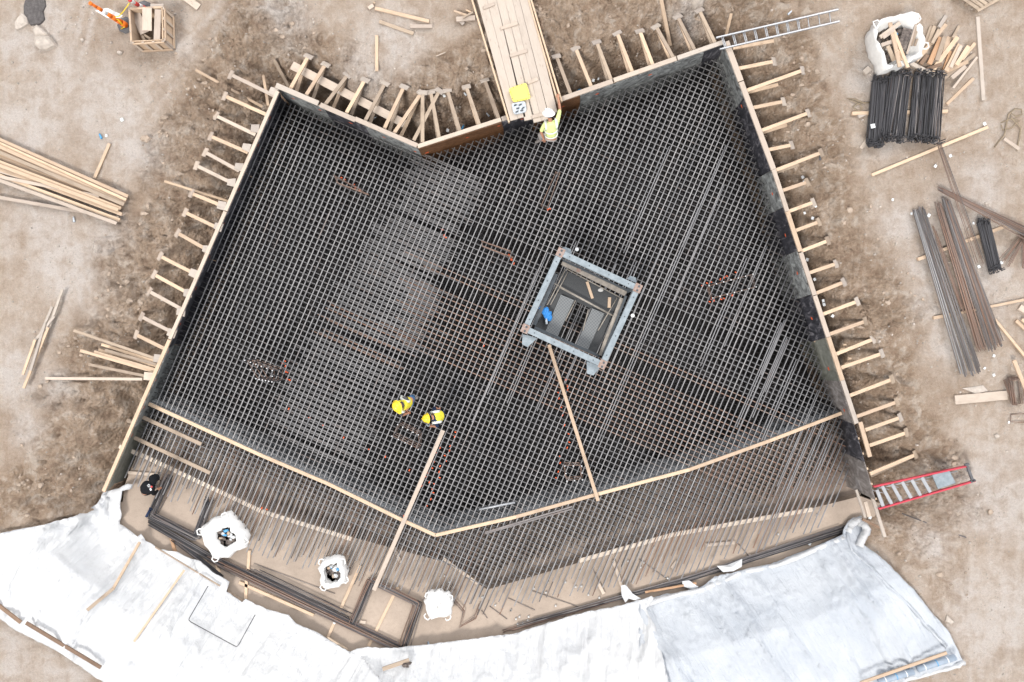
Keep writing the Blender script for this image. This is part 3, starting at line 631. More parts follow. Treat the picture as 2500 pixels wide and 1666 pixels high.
# ------------------------------------------------------------------ braces
def brace(wp, pd, label, group, second=None, pad2=None, zw=-.07, zp=-.30, mat='wood', block=None, padw=.25, pmat='wood_grey'):
    A = W(*wp, zw); g = G(*pd); z = max(zp, g.z+.10); B = W(*pd, z)
    root = empty('form_brace', Vector((B.x, B.y, g.z)), label, 'brace', group)
    part('strut', MB().board(A, B, .095, .045), M[mat], root)
    if second:
        A2 = W(*second, zw-.55); B2 = W(*(pad2 or pd), z-.14)
        part('strut', MB().board(A2, B2, .095, .045), M['wood_old' if random.random() < .5 else 'wood'], root)
    d = (B-A); d.z = 0; d.normalize(); sd = Vector((-d.y, d.x, 0)); c = B+d*.035
    rt = random.uniform(-.12,.12); sd = (sd+d*rt).normalized()
    part('pad', MB().board(c-sd*padw/2+Vector((0,0,-.02)), c+sd*padw/2+Vector((0,0,-.02)), .17, .04, up=(d*.62+Vector((0,0,.78))).normalized()), M[pmat], root)
    # stake under the pad
    part('stake', MB().board(c-Vector((0,0,.03)), Vector((c.x, c.y, g.z-.3)), .07, .04, up=d), M['wood_old'], root)
    if block:
        a = W(*block, zw+.02); dd = Vector((d.x, d.y, 0)); q_ = random.uniform(-.2,.5); dd = (dd+Vector((-dd.y,dd.x,0))*q_).normalized(); part('cleat', MB().board(a-dd*.10, a+dd*.13, .24, .04, w1=random.uniform(.15,.22)), M['wood_grey'], root)
    return root
def s3(o, x, y): return (o[0]+x/3.564, o[1]+y/3.564)
o2 = (620,0); random.seed(21)
for i, (p, a, b_) in enumerate([((470,500),(318,775),(370,800)),((620,570),(455,830),(515,860)),((812,660),(615,920),(685,955)),((962,705),(805,985),(850,1000)),((1137,735),(965,1060),(1010,1075)),((1302,765),(1135,1120),(1180,1140)),((1452,820),(1220,1160),(1280,1185))]):
    brace(s3(o2,*a), s3(o2,*p), f'timber brace on the northwest wall, {ORD[i]} from its west end', 'timber braces propping the formwork', s3(o2,*b_), mat=random.choice(['wood','wood','wood_old']), zp=-.25)
for i, (p, a) in enumerate([((1468,815),(1468,1240)),((1610,800),(1390,1225)),((1540,810),(1612,1200)),((1685,795),(1792,1145)),((1850,765),(1962,1090)),((2010,705),(2132,1040))]):
    brace(s3(o2,*a), s3(o2,*p), f'timber brace on the brown notch wall, {ORD[i]} from the notch', 'timber braces propping the formwork', None if i in (1,) else (s3(o2,*a)[0]-3, s3(o2,*a)[1]+2), mat=random.choice(['wood','wood_old','wood_old']))
o3 = (1240,0)
for i, (p, a) in enumerate([((425,500),(548,825)),((592,430),(728,765)),((775,375),(900,705)),((952,295),(1088,645)),((1150,280),(1262,575)),((1292,240),(1438,505)),((1480,155),(1622,435)),((1668,100),(1800,375))]):
    brace(s3(o3,*a), s3(o3,*p), f'timber brace on the northeast wall, {ORD[i]} from the gangway', 'timber braces propping the formwork', None if i < 2 else (s3(o3,*a)[0]-8, s3(o3,*a)[1]+3), mat=random.choice(['wood','wood_old']), zp=-.2)
for i, (a, p, p2) in enumerate([((1789,118),(1892,100),None),((1803,168),(1888,151),None),((1822,222),(1958,173),(1900,207)),((1837,264),(1911,249),None),((1852,322),(1972,277),(1922,305)),((1873,367),(1931,355),None),((1889,418),(2003,374),(1950,402)),((1906,467),(1969,446),None),((1922,518),(1984,495),None),((1938,565),(1997,543),None),((1955,614),(2019,589),None),((1974,667),(2039,645),None),((1990,717),(2058,690),None),((2007,768),(2091,737),None),((2023,817),(2111,785),(2060,805)),((2040,865),(2130,829),(2063,842)),((2053,898),(2151,864),(2075,875)),((2072,967),(2176,927),None),((2089,1018),(2188,982),None),((2112,1050),(2196,1020),None),((2122,1088),(2211,1057),None),((2124,1157),(2233,1111),(2233,1111))]):
    brace(a, p, f'timber brace on the east wall, {ORD[i]} from its north end', 'timber braces propping the formwork', (a[0]+1, a[1]+5) if p2 else None, p2, mat='wood', zp=-.3, padw=.24, pmat=random.choice(['wood_grey','wood_old']))
o1 = (0,0); oq = (0,410); ot = (0,820)
WB = [((2015,655),(2385,835),(2385,800)),((1962,840),(2330,1005),None),((1885,1012),(2225,1175),(2225,1120)),((1838,1190),(2160,1330),(2150,1285)),((1792,1330),(2085,1490),(2085,1455)),((1715,1445),(2010,1590),(2020,1590))]
L1 = [(s3(o1,*p), s3(o1,*a), s3(o1,*b_) if b_ else None) for p, a, b_ in WB]
WB2 = [((1672,225),(1905,320),(1935,330)),((1618,392),(1890,522),(1905,515)),((1552,572),(1800,712),(1805,710)),((1400,772),(1660,905),(1690,920)),((1348,932),(1640,1092),(1640,1090)),((1305,1078),(1590,1235),(1580,1255)),((1238,1298),(1502,1432),(1500,1440)),((1192,1455),(1445,1580),(1380,1660))]
L1 += [(s3(oq,*p), s3(oq,*a), s3(oq,*b_)) for p, a, b_ in WB2]
for i, (p, a, b_) in enumerate(L1):
    brace(a, p, f'timber brace on the west wall, {ORD[i]} from its north end', 'timber braces propping the formwork', block=b_, mat=random.choice(['wood','wood_pale','wood']), zp=-.25, pmat='wood_pale')
# ------------------------------------------------------------------ tower crane base frame
def c4(x, y, z): return W(1240+x/4.48, 580+y/4.48, z)
zt = .42
root = empty('crane_base', W(1422,755,-.85), 'blue grey steel crane mast base frame standing on the rebar', 'steel frame')
TL, TR, BR, BLc = c4(575,165,zt), c4(1420,555,zt), c4(1060,1395,zt), c4(215,1010,zt)
a_ = (TR-TL); a_.z = 0; sa = a_.length; a_.normalize(); b_ = Vector((a_.y, -a_.x, 0)); b_ = b_ if b_.dot(BLc-TL) > 0 else -b_; sb = (BLc-TL).length; OO = TL.copy(); OO.z = 0
def L(x, y, z): return OO+a_*x+b_*y+Vector((0,0,z))          # local frame metres
def lbox(mb, x0, x1, y0, y1, z0, z1): return mb.prism([L(x0,y0,0),L(x1,y0,0),L(x1,y1,0),L(x0,y1,0)], z0, z1)
bw = .16
for (x0,x1,y0,y1) in ((.08,sa-.08,-.08,.08),(.08,sa-.08,sb-.08,sb+.08)):
    m_ = MB(); lbox(m_,x0,x1,y0,y1,zt-.012,zt); lbox(m_,x0,x1,(y0 if y0 < 1 else y1-.014),(y0+.014 if y0 < 1 else y1),zt-.24,zt-.012); lbox(m_,x0,x1,y0+.02,y1-.02,zt-.26,zt-.245); part('beam', m_, M['galv'], root)
for (x0,x1) in ((-.08,.08),(sa-.08,sa+.08)):
    m_ = MB(); lbox(m_,x0,x1,.08,sb-.08,zt-.015,zt-.003); lbox(m_,(x0 if x0 < 1 else x1-.014),(x0+.014 if x0 < 1 else x1),.08,sb-.08,zt-.24,zt-.015); lbox(m_,x0+.02,x1-.02,.08,sb-.08,zt-.26,zt-.245); part('beam', m_, M['galv'], root)
for i, (x, y) in enumerate(((0,0),(sa,0),(sa,sb),(0,sb))):
    pst = MB(); lbox(pst,x-.09,x+.09,y-.09,y-.065,-1.9,zt-.03); lbox(pst,x-.09,x-.065,y-.065,y+.09,-1.9,zt-.03); part('corner_post', pst, M['galv'], root)
    pt = part('corner_plate', lbox(MB(), x-.10,x+.10,y-.12,y+.12,zt+.003,zt+.018), M['rusty_plate'], root)
    hm = MB()
    for dy in (-.055,.065): c = L(x+.01,y+dy,0); hm.prism([(c.x+.032*math.cos(q), c.y+.032*math.sin(q)) for q in np.linspace(0,6.283,10)[:-1]], zt+.0185, zt+.026)
    part('pin', hm, M['steel_dark'], pt)
def gusset(pts, z, nm='gusset', t_=.02):
    part(nm, MB().prism([c4(x,y,z) for x,y in pts], z-t_, z), M['galv'], root)
gusset([(160,1060),(235,1075),(320,1105),(215,1200),(155,1170)], .30); gusset([(862,1355),(925,1380),(1015,1415),(935,1510),(865,1490)], .30)
gusset([(560,125),(630,105),(690,130),(695,180),(640,165)], .2); gusset([(1300,450),(1340,420),(1400,440),(1405,490),(1380,490)], .2)
# second lower frame
for (p, q, z, wd, mt) in (((590,275),(1290,620),.0,.13,'galv_dirty'),((600,250),(1330,590),.1,.05,'steel_dark'),((1245,665),(1010,1290),-.05,.11,'galv_dirty'),((1290,640),(1040,1290),.1,.06,'steel_dark'),((530,400),(290,960),-.1,.10,'steel_dark'),((290,985),(1000,1300),-.1,.08,'steel_dark')):
    part('lower_beam', MB().board(c4(*p,z), c4(*q,z), wd, .10), M[mt], root)
part('bracket', MB().board(c4(750,355,.1), c4(800,365,.1), .09, .06), M['rusty_plate'], root)
for q in np.linspace(.12,.88,4):
    for (x, y) in ((sa*q,0),(sa*q,sb),(0,sb*q),(sa,sb*q)):
        c = L(x,y,0); part('bolt', MB().prism([(c.x+.018*math.cos(k), c.y+.018*math.sin(k)) for k in np.linspace(0,6.283,8)[:-1]], zt-.002, zt+.006), M['steel_dark'], root)
zd = -.25     # deck
def grat(name, m2):
    m, t, b = base_mat(name, .6, .3, .4); tc = mapping(t, 'Object', (1,1,1)); rt = t.nodes.new('ShaderNodeVectorRotate'); rt.inputs['Angle'].default_value = ANG; t.links.new(tc, rt.inputs['Vector'])
    vo = t.nodes.new('ShaderNodeTexVoronoi'); vo.inputs['Scale'].default_value = m2; vo.inputs['Randomness'].default_value = 0; t.links.new(rt.outputs[0], vo.inputs['Vector'])
    return m, t, b, vo
m, t, b, vo = grat('grating_dark', 55); t.links.new(ramp(t, vo.outputs['Distance'], [(.35,(.018,.02,.022)),(.5,(.11,.115,.12))]), b.inputs['Base Color']); M['grating_dark'] = m
m, t, b, vo = grat('grating_light', 26); t.links.new(ramp(t, vo.outputs['Distance'], [(.30,(.035,.038,.04)),(.45,(.24,.255,.265))]), b.inputs['Base Color']); M['grating_light'] = m
def deck(pts, z, mat, lab=None, nm='deck'): return part(nm, MB().prism([c4(x,y,z) for x,y in pts], z-.03, z), M[mat], root, lab)
deck([(610,350),(1240,650),(1130,860),(930,790),(740,700),(560,600),(500,560)], zd, 'grating_dark')
deck([(300,990),(480,640),(560,600),(600,620),(400,1050)], zd-.002, 'grating_dark'); deck([(1060,830),(1130,860),(960,1290),(865,1260)], zd-.001, 'grating_dark')
deck([(580,625),(725,685),(535,1110),(400,1055)], zd+.06, 'grating_light', 'pale perforated walkway plank'); deck([(920,775),(1055,830),(865,1260),(735,1195)], zd+.06, 'grating_light', 'pale perforated walkway plank')
for nmb, seg in enumerate([((635,345),(430,740)),((655,380),(465,740)),((640,345),(1245,665)),((500,500),(1160,860)),((560,545),(1140,855)),((1195,660),(985,1020)),((1245,665),(1060,1090)),((740,690),(630,910)),((880,790),(820,1020))]):
    part('rail', MB().tube([c4(*seg[0],zd+.12), c4(*seg[1],zd+.12)], .016, 6), M['galv_dirty'], root)
plank(c4(865,485,zd+.02), c4(925,668,zd+.02), 'longer offcut of pale timber on the crane base deck', .075, .035, name='timber_offcut', cat='offcut')
plank(c4(1112,655,zd+.02), c4(1106,770,zd+.02), 'shorter offcut of pale timber on the crane base deck', .085, .035, name='timber_offcut', cat='offcut')
random.seed(2); bb = MB()
for i in range(12): bb.blob(c4(410+random.uniform(-48,48), 840+random.uniform(-58,48), zd+.14), (.07,.09,.05), i, 9, 6, .3)
solo('plastic_bag', bb, M['blue_bag'], 'crumpled bright blue plastic bag in the crane base corner', 'bag')
solo('plastic_bottle', MB().tube([c4(420,900,zd+.2), c4(424,950,zd+.2)], .035, 8).tube([c4(418,888,zd+.2),c4(420,900,zd+.2)], .015, 6), M['clear'], 'clear plastic bottle beside the blue bag', 'bottle')
solo('scrap', MB().blob(c4(1010,575,zd+.03), (.08,.05,.03), 4, 8, 5, .3), M['block'], 'pale lump of debris on the crane base deck', 'debris')
for (x, y, l) in ((755,132,'round white cap on the rebar north of the crane base'),(1364,855,'round white cap on the rebar east of the crane base')):
    c = c4(x,y,ZT+.04); solo('marker_cap', MB().prism([(c.x+.055*math.cos(q), c.y+.055*math.sin(q)) for q in np.linspace(0,6.283,14)[:-1]], ZT+.017, ZT+.06), M['white_plastic'], l, 'cap')
# ------------------------------------------------------------------ dowel cages on the mat
def cage(c1, c2, c3, c4_, n1, n2, hgt, lab, mat='rebar_grey', tips=True):
    """corners of the bar tips by pixel at the top height"""
    z = ZT+hgt; P = [W(*q, z) for q in (c1,c2,c3,c4_)]; root = empty('dowel_cage', (P[0]+P[2])/2-Vector((0,0,hgt)), lab, 'rebar cage')
    tops = [P[0].lerp(P[1], i/(n1-1)) for i in range(n1)]+[P[3].lerp(P[2], i/(n1-1)) for i in range(n1)]
    if n2 > 2:
        for j in range(1, n2-1): tops += [P[0].lerp(P[3], j/(n2-1)), P[1].lerp(P[2], j/(n2-1))]
    for p in tops:
        q = Vector((p.x, p.y, ZT)); b_ = part('dowel', MB().tube([q, p], .015, 6), M[mat], root)
        if tips: part('cap', MB().tube([p, p+Vector((0,0,.012))], .017, 8), M['white_plastic'], b_)
    for f in (.15,.5,.85):
        r_ = [Vector((q.x,q.y,ZT+hgt*f)) for q in P]; part('hoop', MB().tube(r_+[r_[0]], .009, 5), M['rebar_rusty'], root)
cage((598,880),(665,905),(664,933),(625,925),6,3,1.0,'dark dowel cage standing on the mat in the west, red marks beside it','rebar_black')
cage((971,1037),(1021,1062),(1021,1098),(957,1065),5,2,.8,'dark dowel cage between the two yellow-helmeted workers and the long plank','rebar_black')
cage((1731,698),(1838,670),(1846,701),(1740,728),7,2,.3,'rebar cage with white tipped dowels east of the crane base','rebar_black')
cage((1379,1138),(1420,1138),(1422,1172),(1384,1175),3,3,.62,'square dowel cage beside the lower end of the angled plank','rebar_black')
cage((815,428),(880,463),(897,473),(822,445),6,2,.25,'flat rusty cage lying on the mat in the northwest','rebar_rusty',False)
cage((1176,588),(1245,612),(1252,628),(1178,600),6,2,.25,'flat rusty cage lying on the mat northwest of the crane base','rebar_rusty',False)
cage((1357,420),(1367,422),(1336,508),(1322,500),2,5,.25,'flat rusty cage lying on the mat south of the white helmeted worker','rebar_rusty',False)
# ------------------------------------------------------------------ planks and pipes on the mat
plank(W(1082,1051,ZT+.12), W(913,1441,ZT+.16), 'long pale plank crossing the bulkhead from the two workers', .115, .045, M['wood_pale'])
plank(W(1340,842,ZT+.10), W(1460,1223,ZT+.12), 'long plank running from the crane base to the bulkhead', .095, .045, M['wood'])
plank(W(349,1019,ZT+.04), W(492,1085,ZT+.04), 'weathered plank on the bars just south of the west bulkhead', .10, .04, M['wood_old'])
plank(W(324,1067,ZT+.04), W(513,1155,ZT+.04), 'longer weathered plank on the bars near the black clothed person', .10, .04, M['wood_old'])
solo('pipe', MB().tube([W(1170,1244,ZT+.04), W(1257,1227,ZT+.04)], .03, 10), M['alu'], 'short pale grey pipe on the bars by the bulkhead', 'pipe')
r_ = empty('steel_rail', W(1290,1268,ZT), 'pair of grey steel angles on the bars south of the bulkhead', 'steel rail')
for dv in (0, 6): part('bar', MB().board(W(1184,1300+dv*.5,ZT+.03), W(1397,1237+dv,ZT+.03), .04, .03), M['rebar_grey'], r_)
for (a_1, b_1, l) in (((1170,1428),(1083,1364),'splintered board under the bar ends near the apex of the apron'),((313,1154),(387,1160),'short timber lying by the west wall foot'),((1497,1368),(1518,1432),'narrow board under the bars in the apron middle'),((1461,1425),(1474,1450),'short pale offcut on the apron below the bars'),((1722,1331),(1793,1325),'pale board under the bars in the apron east'),((1640,1387),(1652,1370),'splinter of timber on the apron below the bars'),((961,1335),(978,1374),'reddish offcut beside the long pale plank on the apron')):
    plank(W(*a_1,-1.06), W(*b_1,-1.06), l, .09, .04, M['wood_pale'])
# ------------------------------------------------------------------ gangway
root = empty('gangway', W(1220,60,.0), 'timber plank gangway leading over the north wall', 'gangway')
zg = .14
Lp = [(1147,-40,1247,297),(1170,-40,1266,292),(1192,-40,1284,287),(1212,-40,1300,283),(1232,-40,1326,296),(1253,-40,1345,290)]
X0 = [(1140,-20),(1165,-20),(1190,-20),(1210,-20),(1229,-20),(1245,-20),(1272,-20)]
X1 = [(1246,296),(1264,291),(1283,285),(1303,301),(1322,296),(1341,291),(1361,262)]
for i in range(6):
    m_ = MB(); q = [W(*X0[i],zg), W(*X0[i+1],zg), W(*X1[i+1],zg), W(*X1[i],zg)]
    if i == 5: q[2] = W(1359,262,zg); q[3] = W(1341,291,zg)
    dx = (q[1]-q[0])*.035
    a = (q[0]+q[1])/2; b_ = (q[3]+q[2])/2
    part('plank', MB().board(a+Vector((0,.8,0)), b_, (q[1]-q[0]).length*.945, .045, w1=(q[2]-q[3]).length*.975 if i != 5 else .25), M['wood_gang'], root)
for (a, b_) in (((1281,-30),(1365,262)),((1287,-30),(1371,250)),((1143,-30),(1243,300))):
    part('side_rail', MB().board(W(*a,zg-.02), W(*b_,zg-.02), .045, .12), M['wood'], root)
for (a, b_) in (((1222,70),(1264,57)),((1245,137),(1287,124)),((1288,203),(1313,193)),((1299,286),(1352,273)),((1180,20),(1207,10))):
    part('cleat', MB().board(W(*a,zg+.04), W(*b_,zg+.04), .09, .035), M['wood_pale'], root)
root = empty('yellow_tray', W(1269,227,zg+.03), 'bright yellow plastic tray with rounded corners on the gangway', 'tray')
def rr(pts, z0, z1, mb, inset=0):
    c = sum([W(*p, z1) for p in pts], Vector())/len(pts); o_ = []
    n = len(pts)
    for i in range(n):
        p = W(*pts[i], z1); a = W(*pts[i-1], z1); b_ = W(*pts[(i+1)%n], z1)
        for q in (0,.25,.5,.75,1):
            s_ = p+(a-p).normalized()*.08; e_ = p+(b_-p).normalized()*.08; o_.append((s_.lerp(p,q)).lerp(p.lerp(e_,q), q))
    o_ = [c+(p-c)*(1-inset) for p in o_]; return mb.prism(o_, z0, z1)
lid = [(1241,217),(1285,202),(1296,241),(1253,250)]
part('rim', rr(lid, zg+.1, zg+.13, MB()), M['lid'], root); part('panel', rr(lid, zg+.131, zg+.145, MB(), .14), M['lid'], root); part('bin', rr(lid, zg+.025, zg+.098, MB(), .08), M['lid'], root)
tm = MB()
for i in range(4):
    for q in (.25,.75): p = W(*lid[i], zg+.133).lerp(W(*lid[(i+1)%4], zg+.133), q); c = W(1269,227,zg+.133); p = p.lerp(c, .06); tm.board(p-Vector((.015,0,0)), p+Vector((.015,0,0)), .012, .006)
part('clip', tm, M['black_item'], root)
root = empty('tool_case', W(1268,262,zg+.02), 'clear plastic case of dark tools beside the yellow tray', 'tool case')
case = [(1248,253),(1282,246),(1286,273),(1255,280)]
part('shell', rr(case, zg+.025, zg+.09, MB()), M['clear'], root)
for i, (u, v, a) in enumerate(((1258,257,.3),(1270,256,.5),(1264,265,.2),(1277,264,.6),(1262,273,.4),(1274,270,.1))):
    p = W(u, v, zg+.105); d_ = Vector((math.cos(a), math.sin(a), 0))*.05; part('tool', MB().board(p-d_*.8, p+d_*.8, .03, .03), M['steel_dark'], root)
# ------------------------------------------------------------------ loose boards by ground pixel
def gb(a, b_, label, w=.095, h=.045, mat='wood', dz=.03, dz2=None, group=None, name='board', **k):
    return plank(G(*a, dz), G(*b_, dz if dz2 is None else dz2), label, w, h, M[mat], group, name, **k)
gb((916,21),(1048,53),'longest loose board on the pale ground north of the pit', mat='wood')
gb((926,53),(1010,83),'brownish board below the longest loose board in the north', mat='wood_old')
gb((1001,65),(1056,65),'short whitish board north of the pit', .10, mat='wood_pale')
gb((920,87),(920,174),'board pointing straight down the slope north of the pit', .085, mat='wood', dz=.06)
gb((900,22),(912,14),'small timber block west of the northern loose boards', .10, .08, mat='wood_pale')
gb((911,5),(916,9),'tiny timber chip at the top of the northern yard', .04, .03, mat='wood')
gb((1114,48),(1160,44),'upper board of the offcut heap beside the gangway', .13, mat='wood_pale', dz=.12)
gb((1116,42),(1132,60),'slanting offcut in the heap beside the gangway', .10, mat='wood_grey', dz=.06)
gb((1108,27),(1140,38),'thin lath on the offcut heap beside the gangway', .05, .03, mat='wood', dz=.16)
gb((1130,44),(1155,30),'crossing lath on the offcut heap beside the gangway', .05, .03, mat='wood_old', dz=.2)
gb((1138,25),(1150,30),'tiny pale lath above the offcut heap beside the gangway', .04, .03, mat='wood')
gb((1064,138),(1088,128),'thin splinter on the slope north of the notch', .02, .02, mat='wood_pale')
gb((668,145),(704,210),'weathered board leaning down into the trench by the northwest corner', .085, mat='wood_old', dz=.15)
gb((643,184),(655,258),'upright stake board outside the northwest corner', .075, mat='wood', dz=.2)
plank(W(713,160,-.42), W(988,303,-.55), 'broad plank lying beneath the northwest braces', .235, .04, M['wood_pale'])
gb((477,171),(640,261),'long plank across the trench at the northwest corner', .07, mat='wood', dz=.25)
gb((401,526-83),(558,492),'thin plank over the third west brace group', .06, mat='wood', dz=.3)
gb((1245,23-20),(1282,3),'pale board east of the gangway at the top edge', .08, mat='wood_pale')
gb((1614,0),(1636,112),'board leaning among the northeast braces', .10, mat='wood', dz=.35)
gb((1785,34),(1773,84),'board standing on the slope beside the aluminium ladder', .08, mat='wood', dz=.25)
gb((452,-6),(486,19),'pale plank end at the top edge of the yard', .19, mat='wood_pale')
gb((231,436),(268,351),'single board pointing away from the lumber stack', .08, mat='wood', dz=.04)
random.seed(31)
tips = [(316,480,-2,340),(311,489,-2,350),(306,497,-2,358),(303,500,-2,372),(300,504,-2,384),(298,498,-2,366),(295,509,-2,395),(289,513,-2,404),(285,510,-2,378),(299,524,-2,413),(292,538,-2,428),(286,546,30,452),(293,533,48,491),(280,500,-2,418),(240,480,-2,432)]
for i, (x1, y1, x0, y0) in enumerate(tips):
    hgt = .05+.045*(i % 4)
    gb((x1+random.uniform(-3,3), y1), (x0-60, y0-60*(y1-y0)/(x1-x0)), f'{ORD[i]} board counted from the north in the lumber stack at the west edge', .09, .04, random.choice(['wood','wood','wood_pale','wood_old']), dz=.05+hgt, group='boards in the west lumber stack')
for i, (a, b_) in enumerate([((153,707),(120,800)),((128,749),(85,850)),((133,772),(84,835)),((118,800),(58,948)),((110,790),(75,905)),((86,830),(56,915))]):
    gb(a, b_, f'{ORD[i]} thin lath from the north in the narrow heap west of the pit', .07, .03, random.choice(['wood','wood_grey']), dz=.12+.02*i)
for i, (a, b_) in enumerate([((180,807),(392,880)),((248,841),(389,886)),((241,854),(384,894)),((257,855),(388,892)),((230,859),(380,903)),((196,856),(377,908)),((217,890),(354,918)),((111,924),(348,926))]):
    A = G(*a, .16+.03*(i%2)); B = W(b_[0], b_[1], -.12-.02*(i%3))
    plank(A, B, f'{ORD[i]} plank from the north fanning out from the low end of the west wall', .075, .04, M['wood' if i % 3 else 'wood_old'] if i != 7 else M['wood_pale'])
r_ = solo('cleat', MB().board(W(352,918,-.06), W(380,921,-.06), .22, .04), M['wood_pale'], 'timber cleat block on the west wall where the whitish plank meets it', 'timber block')
# ------------------------------------------------------------------ crate, delineators, rocks
def crate():
    P = [(316,22),(396,18),(398,98),(321,102)]; z1 = .62; root = empty('crate', W(362,65,0), 'open plywood crate of timber scraps beside the traffic posts', 'crate'); Pz = [W(*p, z1) for p in P]
    for i in range(4):
        a, b_ = Pz[i], Pz[(i+1)%4]; d = (b_-a).normalized(); n_ = Vector((-d.y, d.x, 0)); c = sum(Pz, Vector())/4
        if n_.dot(c-a) < 0: n_ = -n_
        part('side_panel', MB().prism([a, b_, b_+n_*.02, a+n_*.02], .04, z1), M['wood'], root)
        for q in (.02,.33,.66,.98): p = a.lerp(b_, q)-n_*.02; part('batten', MB().board(Vector((p.x,p.y,.03)), Vector((p.x,p.y,z1-.02)), .07, .03, up=n_), M['wood_pale'], root)
        for zz in (.08,.55): part('batten', MB().board(Vector((a.x,a.y,zz))-n_*.036, Vector((b_.x,b_.y,zz))-n_*.036, .035, .06), M['wood'], root)
    part('base', MB().prism(Pz, .02, .05), M['wood_old'], root)
crate()
def cp(x, y, z): return R1(x, y, z)
for i, (a, b_, w_, zz, mt, l) in enumerate([((1170,95),(1260,290),.24,.42,'wood_pale','broad pale board sloping in the crate'),((1280,70),(1280,268),.25,.66,'wood_pale','uppermost square board sticking out of the crate'),((1375,85),(1365,380),.17,.6,'wood_pale','narrow white board hanging over the crate front'),((1310,55),(1425,55),.12,.52,'wood_grey','board behind the rear rim of the crate'),((1180,215),(1260,355),.07,.36,'wood_old','brown stick in the crate shadow'),((1200,270),(1310,340),.06,.33,'wood_old','dark stick crossing in the crate'),((1185,260),(1195,355),.08,.3,'wood_old','upright scrap by the crate west side'),((1400,200),(1395,340),.12,.3,'wood_dark','dark scrap by the crate east side')]):
    plank(cp(*a,zz), cp(*b_,zz-.05), l, w_, .02, M[mt])
def post(base, tip, hgt, cols, lab, nb=6):
    A = W(*base, .1); B = W(*tip, hgt); root = empty('traffic_post', W(*base, 0), lab, 'traffic post')
    for i in range(nb):
        q0, q1 = i/nb, (i+1)/nb; r0, r1 = .085-.05*q0, .085-.05*q1
        part('band', MB().tube([A.lerp(B,q0), A.lerp(B,q1)], r0, 12, r1=r1), M[cols[i%len(cols)] if i > 1 or len(cols) < 3 else cols[2]], root)
    part('handle', MB().tube([B, B.lerp(A,-.04)], .05, 10), M[cols[0]], root)
    c = W(*base, 0); part('base', MB().prism([(c.x+.24*math.cos(q), c.y+.24*math.sin(q)) for q in np.linspace(0,6.283,9)[:-1]], .0, .09, [(c.x+.16*math.cos(q), c.y+.16*math.sin(q)) for q in np.linspace(0,6.283,9)[:-1]]), M['rubber'], root)
post((307,62),(223,10),1.15,['orange','white_plastic','orange'],'orange and white traffic post leaning beside the crate',7)
post((352,22),(318,1),1.05,['red','white_plastic'],'red and white traffic post behind the crate',4)
rib = MB(); rib.tube([W(300,62,.35),W(288,48,.45),W(275,44,.5),W(290,40,.5),W(300,30,.7),W(316,8,.95)], .018, 5, flat=.3); rib.tube([W(296,66,.2),W(294,72,.03),W(304,66,.3)], .015, 5, flat=.3)
solo('caution_tape', rib, M['yellow_tape'], 'yellow tape tied between the two traffic posts', 'tape')
solo('sheet', MB().prism([W(232,26,.5),W(262,20,.5),W(300,38,.5),W(292,44,.5),(W(262,44,.5))], .49, .5), M['paper'], 'white sign sheet fixed behind the orange traffic post', 'sign')
def rock(poly, h, lab, mat='rock', j=.8):
    P = [G(*p) for p in poly]; c = sum(P, Vector())/len(P); n = len(P); vs = [Vector((p.x,p.y,c.z-.05)) for p in P]; vs += [c+(p-c)*.92+Vector((0,0,h*.6+.0)) for p in P]; vs += [c+(p-c)*.6+Vector((0,0,h*random.uniform(.85,1.1))) for p in P]; vs.append(c+Vector((0,0,h)))
    fs = [(i,(i+1)%n,n+(i+1)%n,n+i) for i in range(n)]+[(n+i,n+(i+1)%n,2*n+(i+1)%n,2*n+i) for i in range(n)]+[(2*n+i,2*n+(i+1)%n,3*n) for i in range(n)]
    solo('rock', MB().add(vs, fs), M[mat], lab, 'rock')
random.seed(4)
rock([(89,92),(104,90),(124,90),(133,104),(141,115),(122,124),(103,127),(90,115)], .18, 'largest pale angular boulder in the northwest corner')
rock([(82,75),(92,62),(110,76),(122,88),(105,92),(89,92)], .12, 'triangular boulder touching the largest one')
rock([(37,60),(45,45),(58,33),(70,45),(73,60),(55,72),(42,76)], .10, 'flat slab of rock west of the dark patch')
rock([(58,15),(62,0),(90,-6),(112,0),(115,15),(108,30),(112,50),(100,62),(75,65),(66,48),(58,35)], .07, 'dark patch of asphalt rubble in the northwest corner', 'asphalt')
rock([(287,128),(295,125),(302,129),(297,135),(289,134)], .08, 'small pale stone on the yard below the crate')
rock([(196,98),(203,94),(208,99),(202,105)], .06, 'small pale stone on the yard east of the boulders')
rock([(2345,948),(2400,940),(2412,955),(2380,962)], .05, 'flat grey stone north of the white panel')
rock([(2310,1500),(2322,1512),(2330,1518),(2318,1524),(2305,1516)], .07, 'pale stone beside the east tip of the tarp')
rock([(2425,1062),(2434,1058),(2440,1066),(2430,1072)], .07, 'pale stone on the earth northeast of the red ladder')
rock([(1685,2),(1700,-4),(1718,6),(1712,24),(1694,30)], .25, 'pale clod lump above the last northeast brace')
